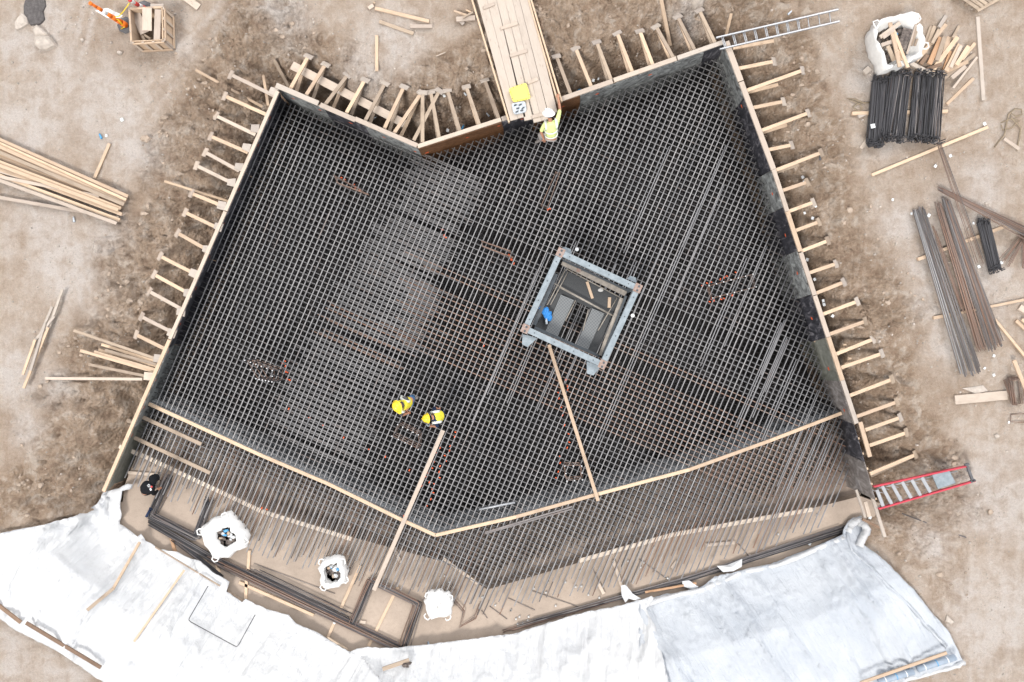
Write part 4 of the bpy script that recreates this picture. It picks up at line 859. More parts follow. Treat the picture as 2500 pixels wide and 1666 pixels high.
# ------------------------------------------------------------------ ladders
def ladder():
    root = empty('ladder', G(1900,70), 'aluminium ladder lying beside the northeast corner', 'ladder')
    A0, A1 = W(1748,93,.10), W(2046,24,.24); B0, B1 = W(1757,121,.10), W(2049,53,.24)
    for a, b_ in ((A0,A1),(B0,B1)): part('rail', MB().board(a, b_, .035, .07), M['alu'], root)
    for i in range(11):
        q = (i+.5)/11.3
        for dq in ((0,.012) if i < 8 else (0,)): part('rung', MB().tube([A0.lerp(A1,q+dq), B0.lerp(B1,q+dq)], .014, 6), M['alu'], root)
ladder()
root = empty('step_ladder', G(2250,1200), 'red step ladder with silver treads lying in the southeast', 'ladder')
zl = .32
def sl4(x, y, z=zl): return T4(x, y, z)
for a, b_ in (((972,1312),(1790,1132)),((1015,1505),(1850,1262))): part('rail', MB().board(sl4(*a), sl4(*b_), .04, .09), M['red_rail'], root)
for a, b_ in (((1000,1340),(1055,1485)),((1045,1308),(1130,1468)),((1130,1290),(1212,1438)),((1218,1270),(1298,1412)),((1302,1252),(1380,1392)),((1390,1232),(1465,1362))):
    part('tread', MB().board(sl4(*a), sl4(*b_), .085, .03), M['alu'], root)
    part('strut', MB().tube([sl4(a[0]-40,a[1]+5,zl-.1), sl4(a[0]+60,a[1]+30,zl-.02)], .01, 5), M['alu'], root); part('strut', MB().tube([sl4(b_[0]-60,b_[1]+15,zl-.1), sl4(b_[0]+5,b_[1]-40,zl-.02)], .01, 5), M['alu'], root)
part('platform', MB().prism([sl4(1480,1212),sl4(1630,1175),sl4(1685,1282),sl4(1532,1332)], zl-.02, zl+.012), M['galv'], root)
for a, b_ in (((1765,1125),(1800,1115)),((1815,1270),(1855,1255)),((1785,1130),(1835,1265))): part('foot', MB().board(sl4(*a,zl+.03), sl4(*b_,zl+.03), .06, .06), M['rubber'], root)
for a, b_ in (((1780,1165),(1835,1240)),((1000,1330),(1700,1180))): part('rear_leg', MB().tube([sl4(*a,zl-.2), sl4(*b_,zl-.15)], .018, 6), M['alu'], root)
# ------------------------------------------------------------------ bulk bags
def bag(c, ru, rv, hgt, base_z, lab, seed, mat='woven', fill=True, ang=0, closed=False, fillm='debris', mouth=1.0, off=(0,0)):
    rnd = random.Random(seed); p0 = W(*c, base_z); n = 28; prof = [(.80,0),(.98,.25),(1.04,.55),(1.0,.85),(.97,1.0),(.90,.97),(.80,.72),(.66,.5)] if not closed else [(.75,0),(.98,.3),(1.03,.6),(.85,.9),(.6,.8),(.42,.95),(.25,.8),(.1,.92)]
    if mouth < 1: prof = [(.80,0),(.98,.25),(1.04,.5),(1.0,.75),(.88,.95),(.72,1.0),(.58,.92),(mouth,.88),(mouth*.9,.6)]
    zt_ = base_z+hgt; cT = W(*c, zt_); k = (H-zt_)/F; rad = [1+rnd.uniform(-.09,.09) for _ in range(n)]; rad = [(rad[i]+rad[i-1])/2 for i in range(n)]; wr_ = [rnd.uniform(-1,1) for _ in range(n)]; hj = [rnd.uniform(-.12,.10)*hgt for _ in range(n)]
    root = empty('bulk_bag', Vector((cT.x, cT.y, base_z)), lab, 'bulk bag'); vs = []
    for j_, (r, h) in enumerate(prof):
        for i in range(n):
            t = 2*math.pi*i/n; sq = 1/max(abs(math.cos(t-ang)), abs(math.sin(t-ang)))**.6; cr_ = r*(1+.05*math.sin(9*t+r*7)+.05*wr_[(i+j_*2)%n])
            x = math.cos(t)*ru*k*rad[i]*cr_*sq*.93; y = math.sin(t)*rv*k*rad[i]*cr_*sq*.93
            wq = 1-min(1, r/.9); vs.append(Vector((cT.x+x+off[0]*wq, cT.y+y+off[1]*wq, base_z+hgt*h+hj[i]*h)))
    m_ = MB().add(vs, [(j*n+i, j*n+(i+1)%n, (j+1)*n+(i+1)%n, (j+1)*n+i) for j in range(len(prof)-1) for i in range(n)]+[tuple(range(n-1,-1,-1))]+([tuple((len(prof)-1)*n+i for i in range(n))] if closed else []), None, True)
    part('bag_body', m_, M[mat], root)
    for q in range(4):
        t = ang+math.pi/4+q*math.pi/2+rnd.uniform(-.3,.3); e = Vector((math.cos(t)*ru*k, math.sin(t)*rv*k, 0)); s_ = Vector((-math.sin(t), math.cos(t), 0))*.09
        a = Vector((cT.x, cT.y, zt_-.05)); part('handle', MB().tube([a+e*.95-s_, a+e*1.10-s_*.9+Vector((0,0,.04)), a+e*1.2+Vector((0,0,.0)), a+e*1.10+s_*.9+Vector((0,0,.04)), a+e*.95+s_], .022, 5, flat=.3), M[mat], root)
    if fill:
        fm = MB()
        for i in range(26):
            t = rnd.uniform(0,6.28); q = math.sqrt(rnd.random())*min(.6, mouth+.05); fm.blob((cT.x+off[0]*.4+math.cos(t)*ru*k*q, cT.y+off[1]*.4+math.sin(t)*rv*k*q, base_z+hgt*rnd.uniform(.42,.58)), (rnd.uniform(.05,.11),)*2+(.05,), seed*50+i, 7, 4, .35)
        for i in range(9):
            t = rnd.uniform(0,6.28); q = math.sqrt(rnd.random())*min(.5, mouth)*.8; c_ = Vector((cT.x+off[0]*.4+math.cos(t)*ru*k*q, cT.y+off[1]*.4+math.sin(t)*rv*k*q, base_z+hgt*.66)); ml = ['film_scrap','film_scrap','blue_band','wood_old','film_scrap','wood'][i%6]; solo('scrap', MB().blob(c_, (rnd.uniform(.04,.08), rnd.uniform(.03,.06), .03), seed*9+i, 6, 4, .45), M[ml], f'{ORD[i]} light scrap of rubbish inside the {lab.split(" bulk")[0]} bulk bag', 'debris')
        fo = solo('rubble', fm, M[fillm], f'dark rubbish filling the {lab}', 'debris')
    return cT
bag((2197,95), 63, 66, .75, .0, 'large white bulk bag of timber scraps in the northeast', 5, ang=.3)
for i, (a, b_, w_, mt) in enumerate([((1115,200),(1200,585),.10,'wood'),((1130,230),(1270,590),.085,'wood'),((1030,325),(1200,200),.10,'wood_pale'),((1055,330),(1150,260),.09,'wood_pale'),((1040,395),(1130,365),.10,'wood_pale'),((1355,165),(1260,470),.05,'wood_pale'),((1368,195),(1300,400),.07,'wood_old'),((1095,400),(1150,530),.10,'wood_old'),((1170,440),(1225,520),.09,'wood'),((1270,250),(1215,430),.24,'debris'),((1350,340),(1330,400),.06,'wood_old')]):
    plank(R4(a[0],a[1],.55+.02*i), R4(b_[0],b_[1],.6 if i > 1 else .78), f'{ORD[i]} scrap board from the west inside the large northeast bulk bag', w_, .035, M[mt])
bag((541,1314), 54, 52, .55, -1.1, 'wide white bulk bag of rubbish on the west apron', 6, ang=.5, mouth=.48, off=(.12,-.04))
bag((810,1402), 35, 42, .55, -1.1, 'oval white bulk bag of rubbish in the apron middle', 7, ang=.2, mouth=.66)
bag((1069,1482), 36, 36, .5, -1.1, 'closed white bag beneath the bar ends on the apron', 8, fill=False, closed=True)
# wood pile beside the NE bag
WP = [((1470,235),(1390,460),.09,'wood_old'),((1500,230),(1400,520),.10,'wood_old'),((1600,140),(1540,240),.10,'wood_grey'),((1600,215),(1345,530),.10,'wood'),((1555,330),(1455,560),.13,'wood_red'),((1590,320),(1520,530),.12,'wood_old'),((1625,325),(1580,490),.12,'wood'),((1700,325),(1475,625),.12,'wood'),((1715,230),(1660,330),.08,'wood_old'),((1720,390),(1600,620),.12,'wood'),((1730,400),(1640,590),.10,'wood_pale'),((1795,405),(1690,570),.11,'wood'),((1850,380),(1740,520),.09,'wood'),((1850,475),(1575,690),.10,'wood_old'),((1790,540),(1570,640),.10,'wood'),((1770,580),(1650,680),.11,'wood_pale'),((1870,500),(1660,770),.06,'wood_pale'),((1540,260),(1480,380),.09,'wood_old'),((1640,450),(1580,620),.09,'wood_red'),((1690,460),(1640,620),.08,'wood_old'),((1560,560),(1400,620),.09,'wood_dark'),((1290,550),(1500,660),.11,'wood_grey'),((1440,480),(1380,560),.10,'wood_dark')]
for i, (a, b_, w_, mt) in enumerate(WP):
    z = .06+.035*(i % 6); plank(R4(a[0],a[1],z), R4(b_[0],b_[1],z+.04), f'{ORD[i]} piece of the fanned scrap timber pile right of the large bulk bag', w_, .05, M[mt], 'scrap timber beside the bulk bag')
gb((2386,42),(2400,246),'long upright looking board east of the scrap timber pile', .10, .05, 'wood_grey')
gb((2311,255),(2376,192),'lone short board below the scrap timber pile', .085, .05, 'wood')
gb((2128,428),(2411,311),'long diagonal board below the black stirrup stack', .085, .05, 'wood', dz=.05)
plank(R4(2105,1208,.05), R4(2235,1300,.05), 'short board at the right edge below the tangled strap', .09, .045, M['wood_pale'])
plank(R4(858,1295,.04), R4(912,1220,.04), 'offcut sticking out below the black stirrup stack', .10, .04, M['wood_pale'])
gb((2112,172-5),(2120,171+6),'square timber pad lying beyond the third east brace', .2, .04, 'wood_grey', dz=.1)
# pallet
root = empty('pallet', G(2370,0), 'weathered pallet corner at the top right edge', 'pallet')
for i in range(5):
    o_ = i*14; a = W(2330+o_*1.2,-22-o_*.3,.16); part('deck_board', MB().board(W(2336+i*10,-14-i*6,.16), W(2388+i*10,22-i*6,.16), .09, .025), M['wood_old'], root)
for q in (0,.5,1): part('bearer', MB().board(W(2330+54*q,-2+30*q,.09), W(2330+54*q+60,-30+30*q-5,.09), .09, .09), M['wood_old'], root)
# ------------------------------------------------------------------ rebar bundles
def bundle(lab, a, b_, n, w0, w1, z, mats, r=.012, layers=2, curve=0, hook=0, jl=.1, cat='rebar bundle', parts='bar', seed=1, zf=None):
    rnd = random.Random(seed); A = W(*a, z) if len(a) == 2 else Vector(a); B = W(*b_, z) if len(b_) == 2 else Vector(b_); d = (B-A).normalized(); s_ = Vector((-d.y, d.x, 0)).normalized()
    root = empty('rebar_bundle', A.lerp(B,.5)-Vector((0,0,.03)), lab, cat); k = 0
    for i in range(n):
        for l in range(layers):
            if k >= 100: break
            q = (i+.5)/n-.5; zz = Vector((0,0,l*r*2.0+rnd.uniform(0,r)))
            p0 = A+s_*q*w0+zz+d*rnd.uniform(-jl,jl)+s_*rnd.uniform(-r,r)*1.3; p1 = B+s_*(q+rnd.uniform(-.12,.12))*w1+zz+d*rnd.uniform(-jl,jl)
            mid = (p0+p1)/2+s_*curve*rnd.uniform(.6,1.2)+Vector((0,0,rnd.uniform(0,r)))
            pts = [p0, mid, p1]
            if hook:
                e = Vector((rnd.uniform(-1,1)*.5, 0, rnd.uniform(.2,1))).normalized()
                pts = [p0-d*.02+s_*rnd.uniform(-.08,.08)+Vector((0,0,hook*.7)), p0-d*.05+Vector((0,0,hook*.35))]+pts+[p1+d*.05+Vector((0,0,hook*.2)), p1+d*.02+s_*rnd.choice((-1,1))*rnd.uniform(.03,.1)+Vector((0,0,hook*.9))]
            part(parts, MB().tube(pts, r, 5), M[rnd.choice(mats)], root); k += 1
    return root
BK = ['rebar_black']*5+['rebar_shade_black','rebar_grey']
bundle('narrow black stirrup stack at the left of the three beside the bulk bag', (2146,200),(2134,350), 18, .42,.42,.14, ['rebar_black'], .014, 3, hook=.12, seed=1)
bundle('middle black stirrup stack of the three beside the bulk bag', (2196,184),(2176,338), 27, .58,.58,.16, BK, .014, 3, hook=.16, seed=2)
bundle('wide black stirrup stack at the right of the three beside the bulk bag', (2266,186),(2250,340), 33, .80,.82,.14, BK, .014, 3, hook=.16, seed=3)
gb((2079,278),(2312,273),'timber bearer crossing beneath the black stirrup stacks', .09, .09, 'wood', dz=.06)
gb((2095,286),(2126,272),'short timber wedge left of the black stirrup stacks', .10, .06, 'wood_grey', dz=.05)
solo('paper_tag', MB().prism([R4(948,1082,.30),R4(985,1075,.30),R4(992,1110,.30),R4(955,1118,.30)], .28, .284), M['paper'], 'white tag tied to the narrow black stirrup stack', 'tag')
GY_ = ['rebar_grey','rebar_grey','rebar','rebar_grey']
bundle('grey straight rebar bundle nearest the pit on the east side', (2242,515),(2370,912), 12, .30,.52,.12, GY_, .014, 2, seed=4)
bundle('rust orange rebar bundle in the middle of the east stacks', (2290,500),(2395,850), 9, .16,.26,.12, ['rebar_rusty'], .013, 2, seed=5)
bundle('grey brown rebar bundle along the right of the rusty one', (2308,490),(2428,848), 13, .20,.50,.13, ['rebar_grey','rebar_rusty','rebar_grey'], .013, 2, seed=6)
bundle('long thin rusty bars reaching north past the diagonal board', (2293,352),(2395,640), 5, .14,.30,.22, ['rebar_rusty','rebar_grey'], .009, 1, seed=7)
bundle('loose rusty bars splaying left between the east bundles', (2280,560),(2352,760), 4, .12,.10,.12, ['rebar_rusty'], .011, 1, seed=8)
bundle('fan of rusty bars running to the right edge', (2295,462),(2520,580), 10, .10,.40,.16, ['rebar_rusty','rebar_rusty','rebar_grey'], .010, 2, seed=9)
bundle('rusty bars bending down beside the right edge', (2510,560),(2455,640), 8, .12,.40,.10, ['rebar_rusty'], .010, 1, seed=10)
bundle('rusty bars lying vertical at the right edge', (2500,575),(2500,650), 5, .20,.10,.08, ['rebar_rusty'], .010, 1, seed=17)
bundle('short black bundle with looped ends by the east stacks', (2398,545),(2425,655), 15, .34,.28,.12, ['rebar_black'], .0145, 3, hook=.08, seed=11)
gb((2240,634),(2456,552),'upper timber bearer under the east rebar stacks', .09, .07, 'wood', dz=.04)
gb((2278,777),(2320,768),'left end of the lower bearer under the grey east bundle', .09, .07, 'wood', dz=.04)
gb((2345,764),(2520,728),'lower timber bearer running to the right edge', .07, .06, 'wood', dz=.04)
gb((2428,780),(2510,880),'board slanting to the right edge beside the grey brown bundle', .07, .05, 'wood')
gb((2475,880),(2505,955),'board end beside the rusty stirrups at the right edge', .10, .05, 'wood', dz=.2)
gb((2480,783),(2515,815),'upper of two boards cut by the right edge', .09, .05, 'wood')
gb((2494,780),(2520,800),'lower right board cut by the right edge', .07, .05, 'wood', dz=.1)
gb((2331,977),(2458,965),'wide whitish panel board leading to the rusty stirrups', .25, .04, 'wood_pale')
gb((2487,750),(2510,765),'white block at the right edge near the lower bearer', .16, .10, 'wood_pale')
root = empty('stirrup_stack', W(2480,950,.05), 'stack of rusty rectangular stirrups at the right edge', 'rebar stirrups')
for i in range(9):
    dx = (i%3)*5-4; P = [W(2466+dx,922+i,.05+.02*i),W(2490+dx,918+i,.05+.02*i),W(2496+dx,984,.05+.02*i),W(2474+dx,988,.05+.02*i)]; part('stirrup', MB().tube(P+[P[0]], .011, 5), M['rebar_rusty'], root)
for i in range(7): part('stirrup', MB().tube([W(2450+i*2.5,928-i,.06+.02*i), W(2472+i*2,990,.06+.02*i)], .011, 5), M['rebar_rusty'], root)
root = empty('rebar_offcut', G(2490,1020), 'rusty bent bar lying at the right edge below the stirrups', 'rebar')
part('bar', MB().tube([G(2468,1012,.03),G(2510,1010,.03),G(2510,1032,.03),G(2467,1030,.03),G(2468,1012,.03)], .012, 5), M['rebar_rusty'], root)
# straps
def strap(pts, lab): solo('lifting_strap', MB().tube([G(*p, .03+.02*(i%2)) for i, p in enumerate(pts)], .022, 5, flat=.35), M['strap_tan'], lab, 'strap')
strap([(2128,250),(2110,252),(2095,246),(2085,242),(2068,241),(2082,247),(2098,254),(2105,264),(2098,272),(2088,268),(2082,262),(2092,255),(2112,250)], 'tan webbing strap looped left of the black stirrup stacks')
strap([(2428,360),(2452,330),(2458,300),(2462,280),(2478,266),(2494,268),(2495,280),(2480,285),(2466,275),(2470,290),(2492,312),(2488,340),(2482,368)], 'tangled tan webbing strap at the right edge')
strap([(2443,300),(2470,290),(2488,295),(2470,312),(2448,318),(2444,305)], 'second loop of tan strap within the tangle at the right edge')
# apron bundles
def ubundle(lab, pts, n, z, mats, spread, seed, r=.012):
    rnd = random.Random(seed); root = empty('stirrup_bundle', W(*pts[1], z-.03), lab, 'rebar bundle')
    for i in range(n):
        dx, dy = rnd.gauss(0,spread), rnd.gauss(0,spread*.8); zz = z+rnd.uniform(0,.14); P = [W(p[0]+dx+rnd.uniform(-1,1)*spread*(1.3 if j in (0,len(pts)-1) else .5), p[1]+dy+rnd.uniform(-1,1)*spread*(1.3 if j in (0,len(pts)-1) else .5), zz) for j, p in enumerate(pts)]
        Q = [P[0]]
        for j in range(1, len(P)-1):
            a = P[j]+(P[j-1]-P[j]).normalized()*.05; b_ = P[j]+(P[j+1]-P[j]).normalized()*.05; Q += [a, (a+b_+P[j]*2)/4, b_]
        part('stirrup', MB().tube(Q+[P[-1]], r, 5), M[rnd.choice(mats)], root)
ubundle('U shaped bundle of bars next to the black clothed person', [(413,1166),(370,1258),(480,1314),(512,1222)], 30, -1.06, ['rebar_grey','rebar_black','rebar_grey'], 5, 1)
ubundle('U shaped bundle of bars under the lower end of the long plank', [(860,1518),(905,1417),(1021,1474),(984,1575)], 28, -1.06, ['rebar_black','rebar_grey','rebar_rusty'], 4.5, 2)
bundle('dark straight bars along the foot of the first U shaped bundle', (365,1274),(545,1378), 7, .20,.22,-1.05, ['rebar_black','rebar_grey'], .013, 2, seed=12)
bundle('blue black bars running down toward the tarp edge', (428,1316),(540,1406), 6, .18,.10,-1.06, ['rebar_black','rebar_grey'], .013, 2, seed=13)
bundle('long rusty bundle lying along the west tarp edge', (528,1368),(985,1588), 9, .30,.26,-1.05, ['rebar_rusty','rebar_black','rebar_grey','rebar_rusty'], .014, 2, seed=14, jl=.3)
bundle('dark bars on top of the long rusty bundle', (620,1392),(848,1500), 5, .16,.20,-1.0, ['rebar_black','rebar_grey'], .013, 1, seed=15, jl=.2)
bundle('long straight bars lying along the east tarp edge', (1300,1516),(2066,1288), 7, .10,.24,-1.05, ['rebar_black','rebar_grey','rebar_grey'], .015, 2, seed=16, jl=.5, curve=-.12)
bundle('rusty bars between tarp and apron in the middle', (1240,1538),(1600,1436), 5, .14,.10,-1.05, ['rebar_rusty','rebar_black'], .014, 1, seed=19, jl=.2)
for i, (a, b_, l, mt) in enumerate([((880,1380),(800,1557),'timber bearer beside the oval bulk bag','wood'),((971,1434),(900,1577),'timber bearer through the second U shaped bundle','wood'),((609,1344),(606,1394),'short timber upright of the wide bulk bag','wood'),((418,1313),(430,1356),'short brown timber near the tarp beneath the blue black bars','wood_red'),((525,1363),(535,1398),'short timber under the west end of the long rusty bundle','wood'),((584,1422),(766,1502),'long thin timber between the rusty bundle and the tarp','wood'),((877,1518),(893,1520),'small timber offcut inside the second U shaped bundle','wood_pale'),((603,1400),(600,1462),'timber leaning toward the tarp below the wide bulk bag','wood')]):
    plank(W(*a,-1.075), W(*b_,-1.075), l, .085, .045, M[mt])
zz = MB().tube([W(1102,1462,-1.05),W(1130,1494,-1.05),W(1122,1532,-1.05),W(1162,1510,-1.05),W(1174,1474,-1.05)], .016, 6).tube([W(1107,1460,-1.02),W(1134,1492,-1.02),W(1126,1528,-1.02),W(1158,1506,-1.02),W(1170,1474,-1.02)], .016, 6)
solo('bent_bar', zz, M['rebar_rusty'], 'zigzag bent bars right of the closed white bag', 'rebar')
for (a, b_, l) in (((1175,1490),(1190,1510),'short dark rod right of the zigzag bars'),((1195,1480),(1238,1512),'longer dark rod right of the zigzag bars'),((1240,1460),(1306,1490),'dark rod by the scattered spacer blocks'),((1447,1388),(1468,1432),'dark rod crossing under the bar ends'),((620,1376),(818,1450),'thin dark rod behind the wide bulk bag'),((1300,1443),(1420,1484),'thin rod pointing to the east tarp edge'),((1560,1365),(1630,1415),'thin rod between spacer blocks east'),((1830,1360),(1800,1325),'thin rod near the east tarp corner')):
    solo('steel_rod', MB().tube([W(*a,-1.08), W(*b_,-1.08)], .009, 5), M['rebar_grey'], l, 'steel rod')
solo('steel_rod', MB().tube([G(2202,1254,.03), G(2359,1313,.03)], .02, 6), M['rebar_grey'], 'long grey rod on the earth below the red ladder', 'steel rod')
for (a, b_, l, w_, mt) in (((2090,1196),(2112,1264),'narrow timber post at the south end of the east wall',.06,'wood_grey'),((2129,1213),(2160,1312),'long grey timber post running south from the east wall',.085,'wood_grey'),((2112,1225),(2122,1262),'short pale timber between the two southeast posts',.10,'wood_pale'),((2105,1268),(2150,1290),'dark wet board beneath the southeast posts',.07,'wood_dark')):
    plank(W(*a,-.35), W(*b_,-.3 if b_[1] < 1300 else .02), l, w_, .05, M[mt])
# spacer blocks
sp = [(1240+x/3.564,1226+y/3.564) for x,y in ((25,945),(70,1020),(100,1000),(130,1055),(180,1000),(85,1065),(172,1035),(415,905),(700,810),(795,835),(630,600),(640,735),(345,700),(225,755),(330,790),(500,700),(590,740),(1045,515),(1155,570),(1270,400),(1285,590),(1185,530),(1390,665),(2110,470))]+[(620+x/3.564,1226+y/3.564) for x,y in ((2235,945),(1660,645),(2100,900),(1985,830),(830,215),(1700,700))]+[(2102,1262),(1900,1305),(1995,1258)]
sp.sort()
for i, (u, v) in enumerate(sp):
    c = W(u,v,-1.05); a0 = random.uniform(0,1.5); mb = MB().prism([(c.x+.04*math.cos(a0+q), c.y+.04*math.sin(a0+q)) for q in (0,1.57,3.14,4.71)], -1.095, -1.04, [(c.x+.03*math.cos(a0+q), c.y+.03*math.sin(a0+q)) for q in (0,1.57,3.14,4.71)])
    solo('spacer_block', mb, M['block'], f'small grey concrete spacer block, {ORD[i]} from the west on the apron', 'spacer block', 'concrete spacer blocks on the apron')
# paper tags
tags = [(300,294,0),(1085,236,-.5),(1093,320,-1),(1448,198,-.8),(1460,194,-.8),(1958,434,0),(1962,444,0),(1990,505,-.3),(1963,521,-.4),(1982,534,-.4),(2177,489,0),(2223,523,0),(2265,527,0),(1969,635,-.5),(1987,683,-.6),(2008,735,-.5),(2010,744,-.5),(2031,772,-.5),(2401,899,0),(2424,916,0),(2424,869,0),(2443,642,0),(2374,546,0),(2387,652,0),(2281,407,0),(2318,382,0),(2401,304,0),(2460,1031,0),(2122,1263,0),(1975,1327,-1),(818,1519,-1),(262,333,0)]
for i, (u, v, z_) in enumerate(sorted(tags, key=lambda q: q[1])):
    g = G(u, v) if z_ > -.9 else W(u, v, -1.08); a0 = random.uniform(0,1.5); s_ = random.uniform(.04,.062)
    vs = [Vector((g.x+s_*math.cos(a0+q), g.y+s_*math.sin(a0+q), g.z+.045+random.uniform(-.01,.015))) for q in (0,1.4,3.14,4.6)]
    solo('paper_tag', MB().add(vs+[p-Vector((0,0,.003)) for p in vs], [(0,1,2,3),(7,6,5,4),(0,4,5,1),(1,5,6,2),(2,6,7,3),(3,7,4,0)]), M['paper'], f'white paper scrap on the site, {ORD[i]} counted from the north', 'paper scrap', 'white paper scraps')
for (u, v, mt, l) in ((182,537,'clear','crushed clear water bottle below the lumber stack'),(914,290,'clear','clear bottle in the trench under the northwest braces'),(961,286,'clear','clear bottle on the broad plank under the braces'),(1130,312,'blue_band','blue bottle in the trench by the brown notch wall'),(1191,281,'clear','clear bottle beside the gangway in the trench'),(1412,220,'blue_band','blue bottle in the trench east of the gangway'),(2001,386,'rubber','grey can beyond the seventh east brace'),(1927,33,'clear','clear bottle above the aluminium ladder'),(1135,230,'clear','clear bottle near the notch brace pads'),(1047,1572,'rolls','blue grey packet by the tarp edge'),(247,334,'blue_band','pale blue scrap in the west yard')):
    g = G(u, v); g.z += .03 if l != 'clear bottle on the broad plank under the braces' else .2; a0 = random.uniform(0,3); d_ = Vector((math.cos(a0), math.sin(a0), 0))*.07
    solo('bottle' if 'bottle' in l or 'can' in l else 'packet', MB().tube([g-d_, g+d_*.6, g+d_*.8, g+d_*1.2], .032, 8, r1=.014), M[mt], l, 'bottle' if 'bottle' in l else ('can' if 'can' in l.split() else 'litter'))
# ------------------------------------------------------------------ tarps
def tarp(poly, lab, mat, seed, sp_=7, lift=.07, fold=(.9,.35), amp=.05, curl=None):
    xs = [p[0] for p in poly]; ys = [p[1] for p in poly]; px = np.array(xs, float); py = np.array(ys, float)
    gx_, gy_ = np.meshgrid(np.arange(min(xs), max(xs), sp_), np.arange(min(ys), max(ys), sp_)); rj = np.random.RandomState(seed); gx_ = gx_.ravel()+rj.uniform(-1.4,1.4,gx_.size); gy_ = gy_.ravel()+rj.uniform(-1.4,1.4,gy_.size)
    k = inside(gx_, gy_, px, py) & (dist(gx_, gy_, px, py) > sp_*.5)
    # refine edge
    ev = []; n = len(poly); rnd = random.Random(seed)
    for i in range(n):
        a = poly[i]; b_ = poly[(i+1)%n]; L_ = math.hypot(b_[0]-a[0], b_[1]-a[1]); m_ = max(1, int(L_/8))
        for j in range(m_): q = j/m_; ev.append((a[0]+(b_[0]-a[0])*q+rnd.uniform(-1.2,1.2), a[1]+(b_[1]-a[1])*q+rnd.uniform(-1.2,1.2)))
    pts = [Vector(p) for p in ev]+[Vector((a, b_)) for a, b_ in zip(gx_[k], gy_[k])]
    ne = len(ev); res = delaunay_2d_cdt(pts, [(i,(i+1)%ne) for i in range(ne)], [], 1, 1e-4)
    V = res[0]; Fs = res[2]; u = np.array([p[0] for p in V]); v = np.array([p[1] for p in V])
    z = np.zeros(len(u))
    for _ in range(3):
        x = (u-CU)*(H-z)/F; y = (CV-v)*(H-z)/F; z, _d, _w, ins_ = earth(x, y); z = np.where(z < -1.3, -1.09, z)+lift
    # smooth drape: average heights on a coarse scale
    x = (u-CU)*(H-z)/F; y = (CV-v)*(H-z)/F
    fl = math.hypot(*fold); dx_, dy_ = fold[0]/fl, fold[1]/fl; s1 = x*dy_-y*dx_; s2 = x*dx_+y*dy_
    wv = fbm(x*.5, y*.5, seed+5, 2)*.9; rd = lambda f, k: np.clip(1-np.abs(f*k), 0, 1)**3
    fA = rd(fbm((s1+wv)*.75, s2*.10, seed, 2, .5), 7); fB = rd(fbm((s1+wv*.7)*2.2, s2*.28+3, seed+11, 2, .5), 7); fC = rd(fbm((s1*.8+s2*.5)*2.5, s2*.5, seed+21, 2), 9)
    f2 = rd(fbm(x*1.6+fbm(x,y,seed+9,3)*1.5, y*1.6, seed+30, 4), 9); sw = fbm((s1+wv)*.9, s2*.2, seed+70, 3); f3 = fbm(x*9, y*9, seed+60, 3)
    z = z+amp*(2.0*fA+1.2*fB+.7*fC+.6*f2+3.2*sw+.25*f3)+amp*.9
    co_ = [((uu-CU)*(H-zz_)/F, (CV-vv_)*(H-zz_)/F, zz_) for uu, vv_, zz_ in zip(u, v, z)]
    nx_ = [list(f) if ((u[f[1]]-u[f[0]])*(v[f[2]]-v[f[0]])-(u[f[2]]-u[f[0]])*(v[f[1]]-v[f[0]])) < 0 else list(f)[::-1] for f in Fs]
    mb = MB().add(co_, nx_, [[(float(s1[k_]), float(s2[k_])) for k_ in f] for f in nx_], True); o = solo('tarpaulin', mb, M[mat], lab, 'tarpaulin')
    sm = o.modifiers.new('thickness', 'SOLIDIFY'); sm.thickness = .012; sm.offset = 1
    return o
TL_ = [(254,1200),(290,1192),(312,1181),(326,1184),(318,1194),(298,1200),(296,1222),(293,1241),(298,1255),(292,1279),(318,1296),(337,1310),(345,1304),(356,1321),(393,1342),(430,1346),(460,1361),(490,1370),(519,1397),(560,1420),(554,1445),(592,1470),(600,1462),(623,1475),(660,1490),(704,1501),(724,1523),(774,1543),(800,1560),(850,1590),(880,1600),(960,1700),(310,1700),(252,1666),(140,1590),(40,1540),(0,1509),(-80,1470),(-80,1322),(0,1303),(100,1282),(180,1262),(200,1250),(236,1232)]
tarp(TL_, 'brilliant white tarpaulin covering the bank in the southwest', 'tarp', 5, lift=.12, fold=(-.5,-.86), amp=.06)
TM = [(852,1594),(872,1584),(900,1580),(954,1583),(1041,1574),(1150,1560),(1260,1546),(1340,1520),(1436,1493),(1500,1482),(1563,1464),(1591,1455),(1598,1462),(1576,1486),(1600,1530),(1615,1590),(1640,1700),(930,1700)]
tarp([(1560,1470),(1620,1452),(1690,1440),(1717,1431),(1745,1408),(1800,1396),(1880,1378),(1960,1346),(2020,1322),(2056,1305),(2062,1288),(2068,1277),(2082,1265),(2098,1262),(2112,1276),(2127,1293),(2122,1308),(2105,1318),(2108,1332),(2149,1358),(2190,1400),(2225,1434),(2275,1495),(2315,1540),(2335,1580),(2348,1608),(2355,1619),(2330,1632),(2264,1647),(2202,1666),(2120,1700),(1560,1700)], 'bluish white tarpaulin with long creases in the southeast', 'tarp_blue', 9, lift=.06, fold=(.5,-.87), amp=.06)
tarp(TM, 'white tarpaulin in the bottom middle overlapping the bluish one', 'tarp', 7, lift=.15, amp=.055, fold=(-.12,-1))
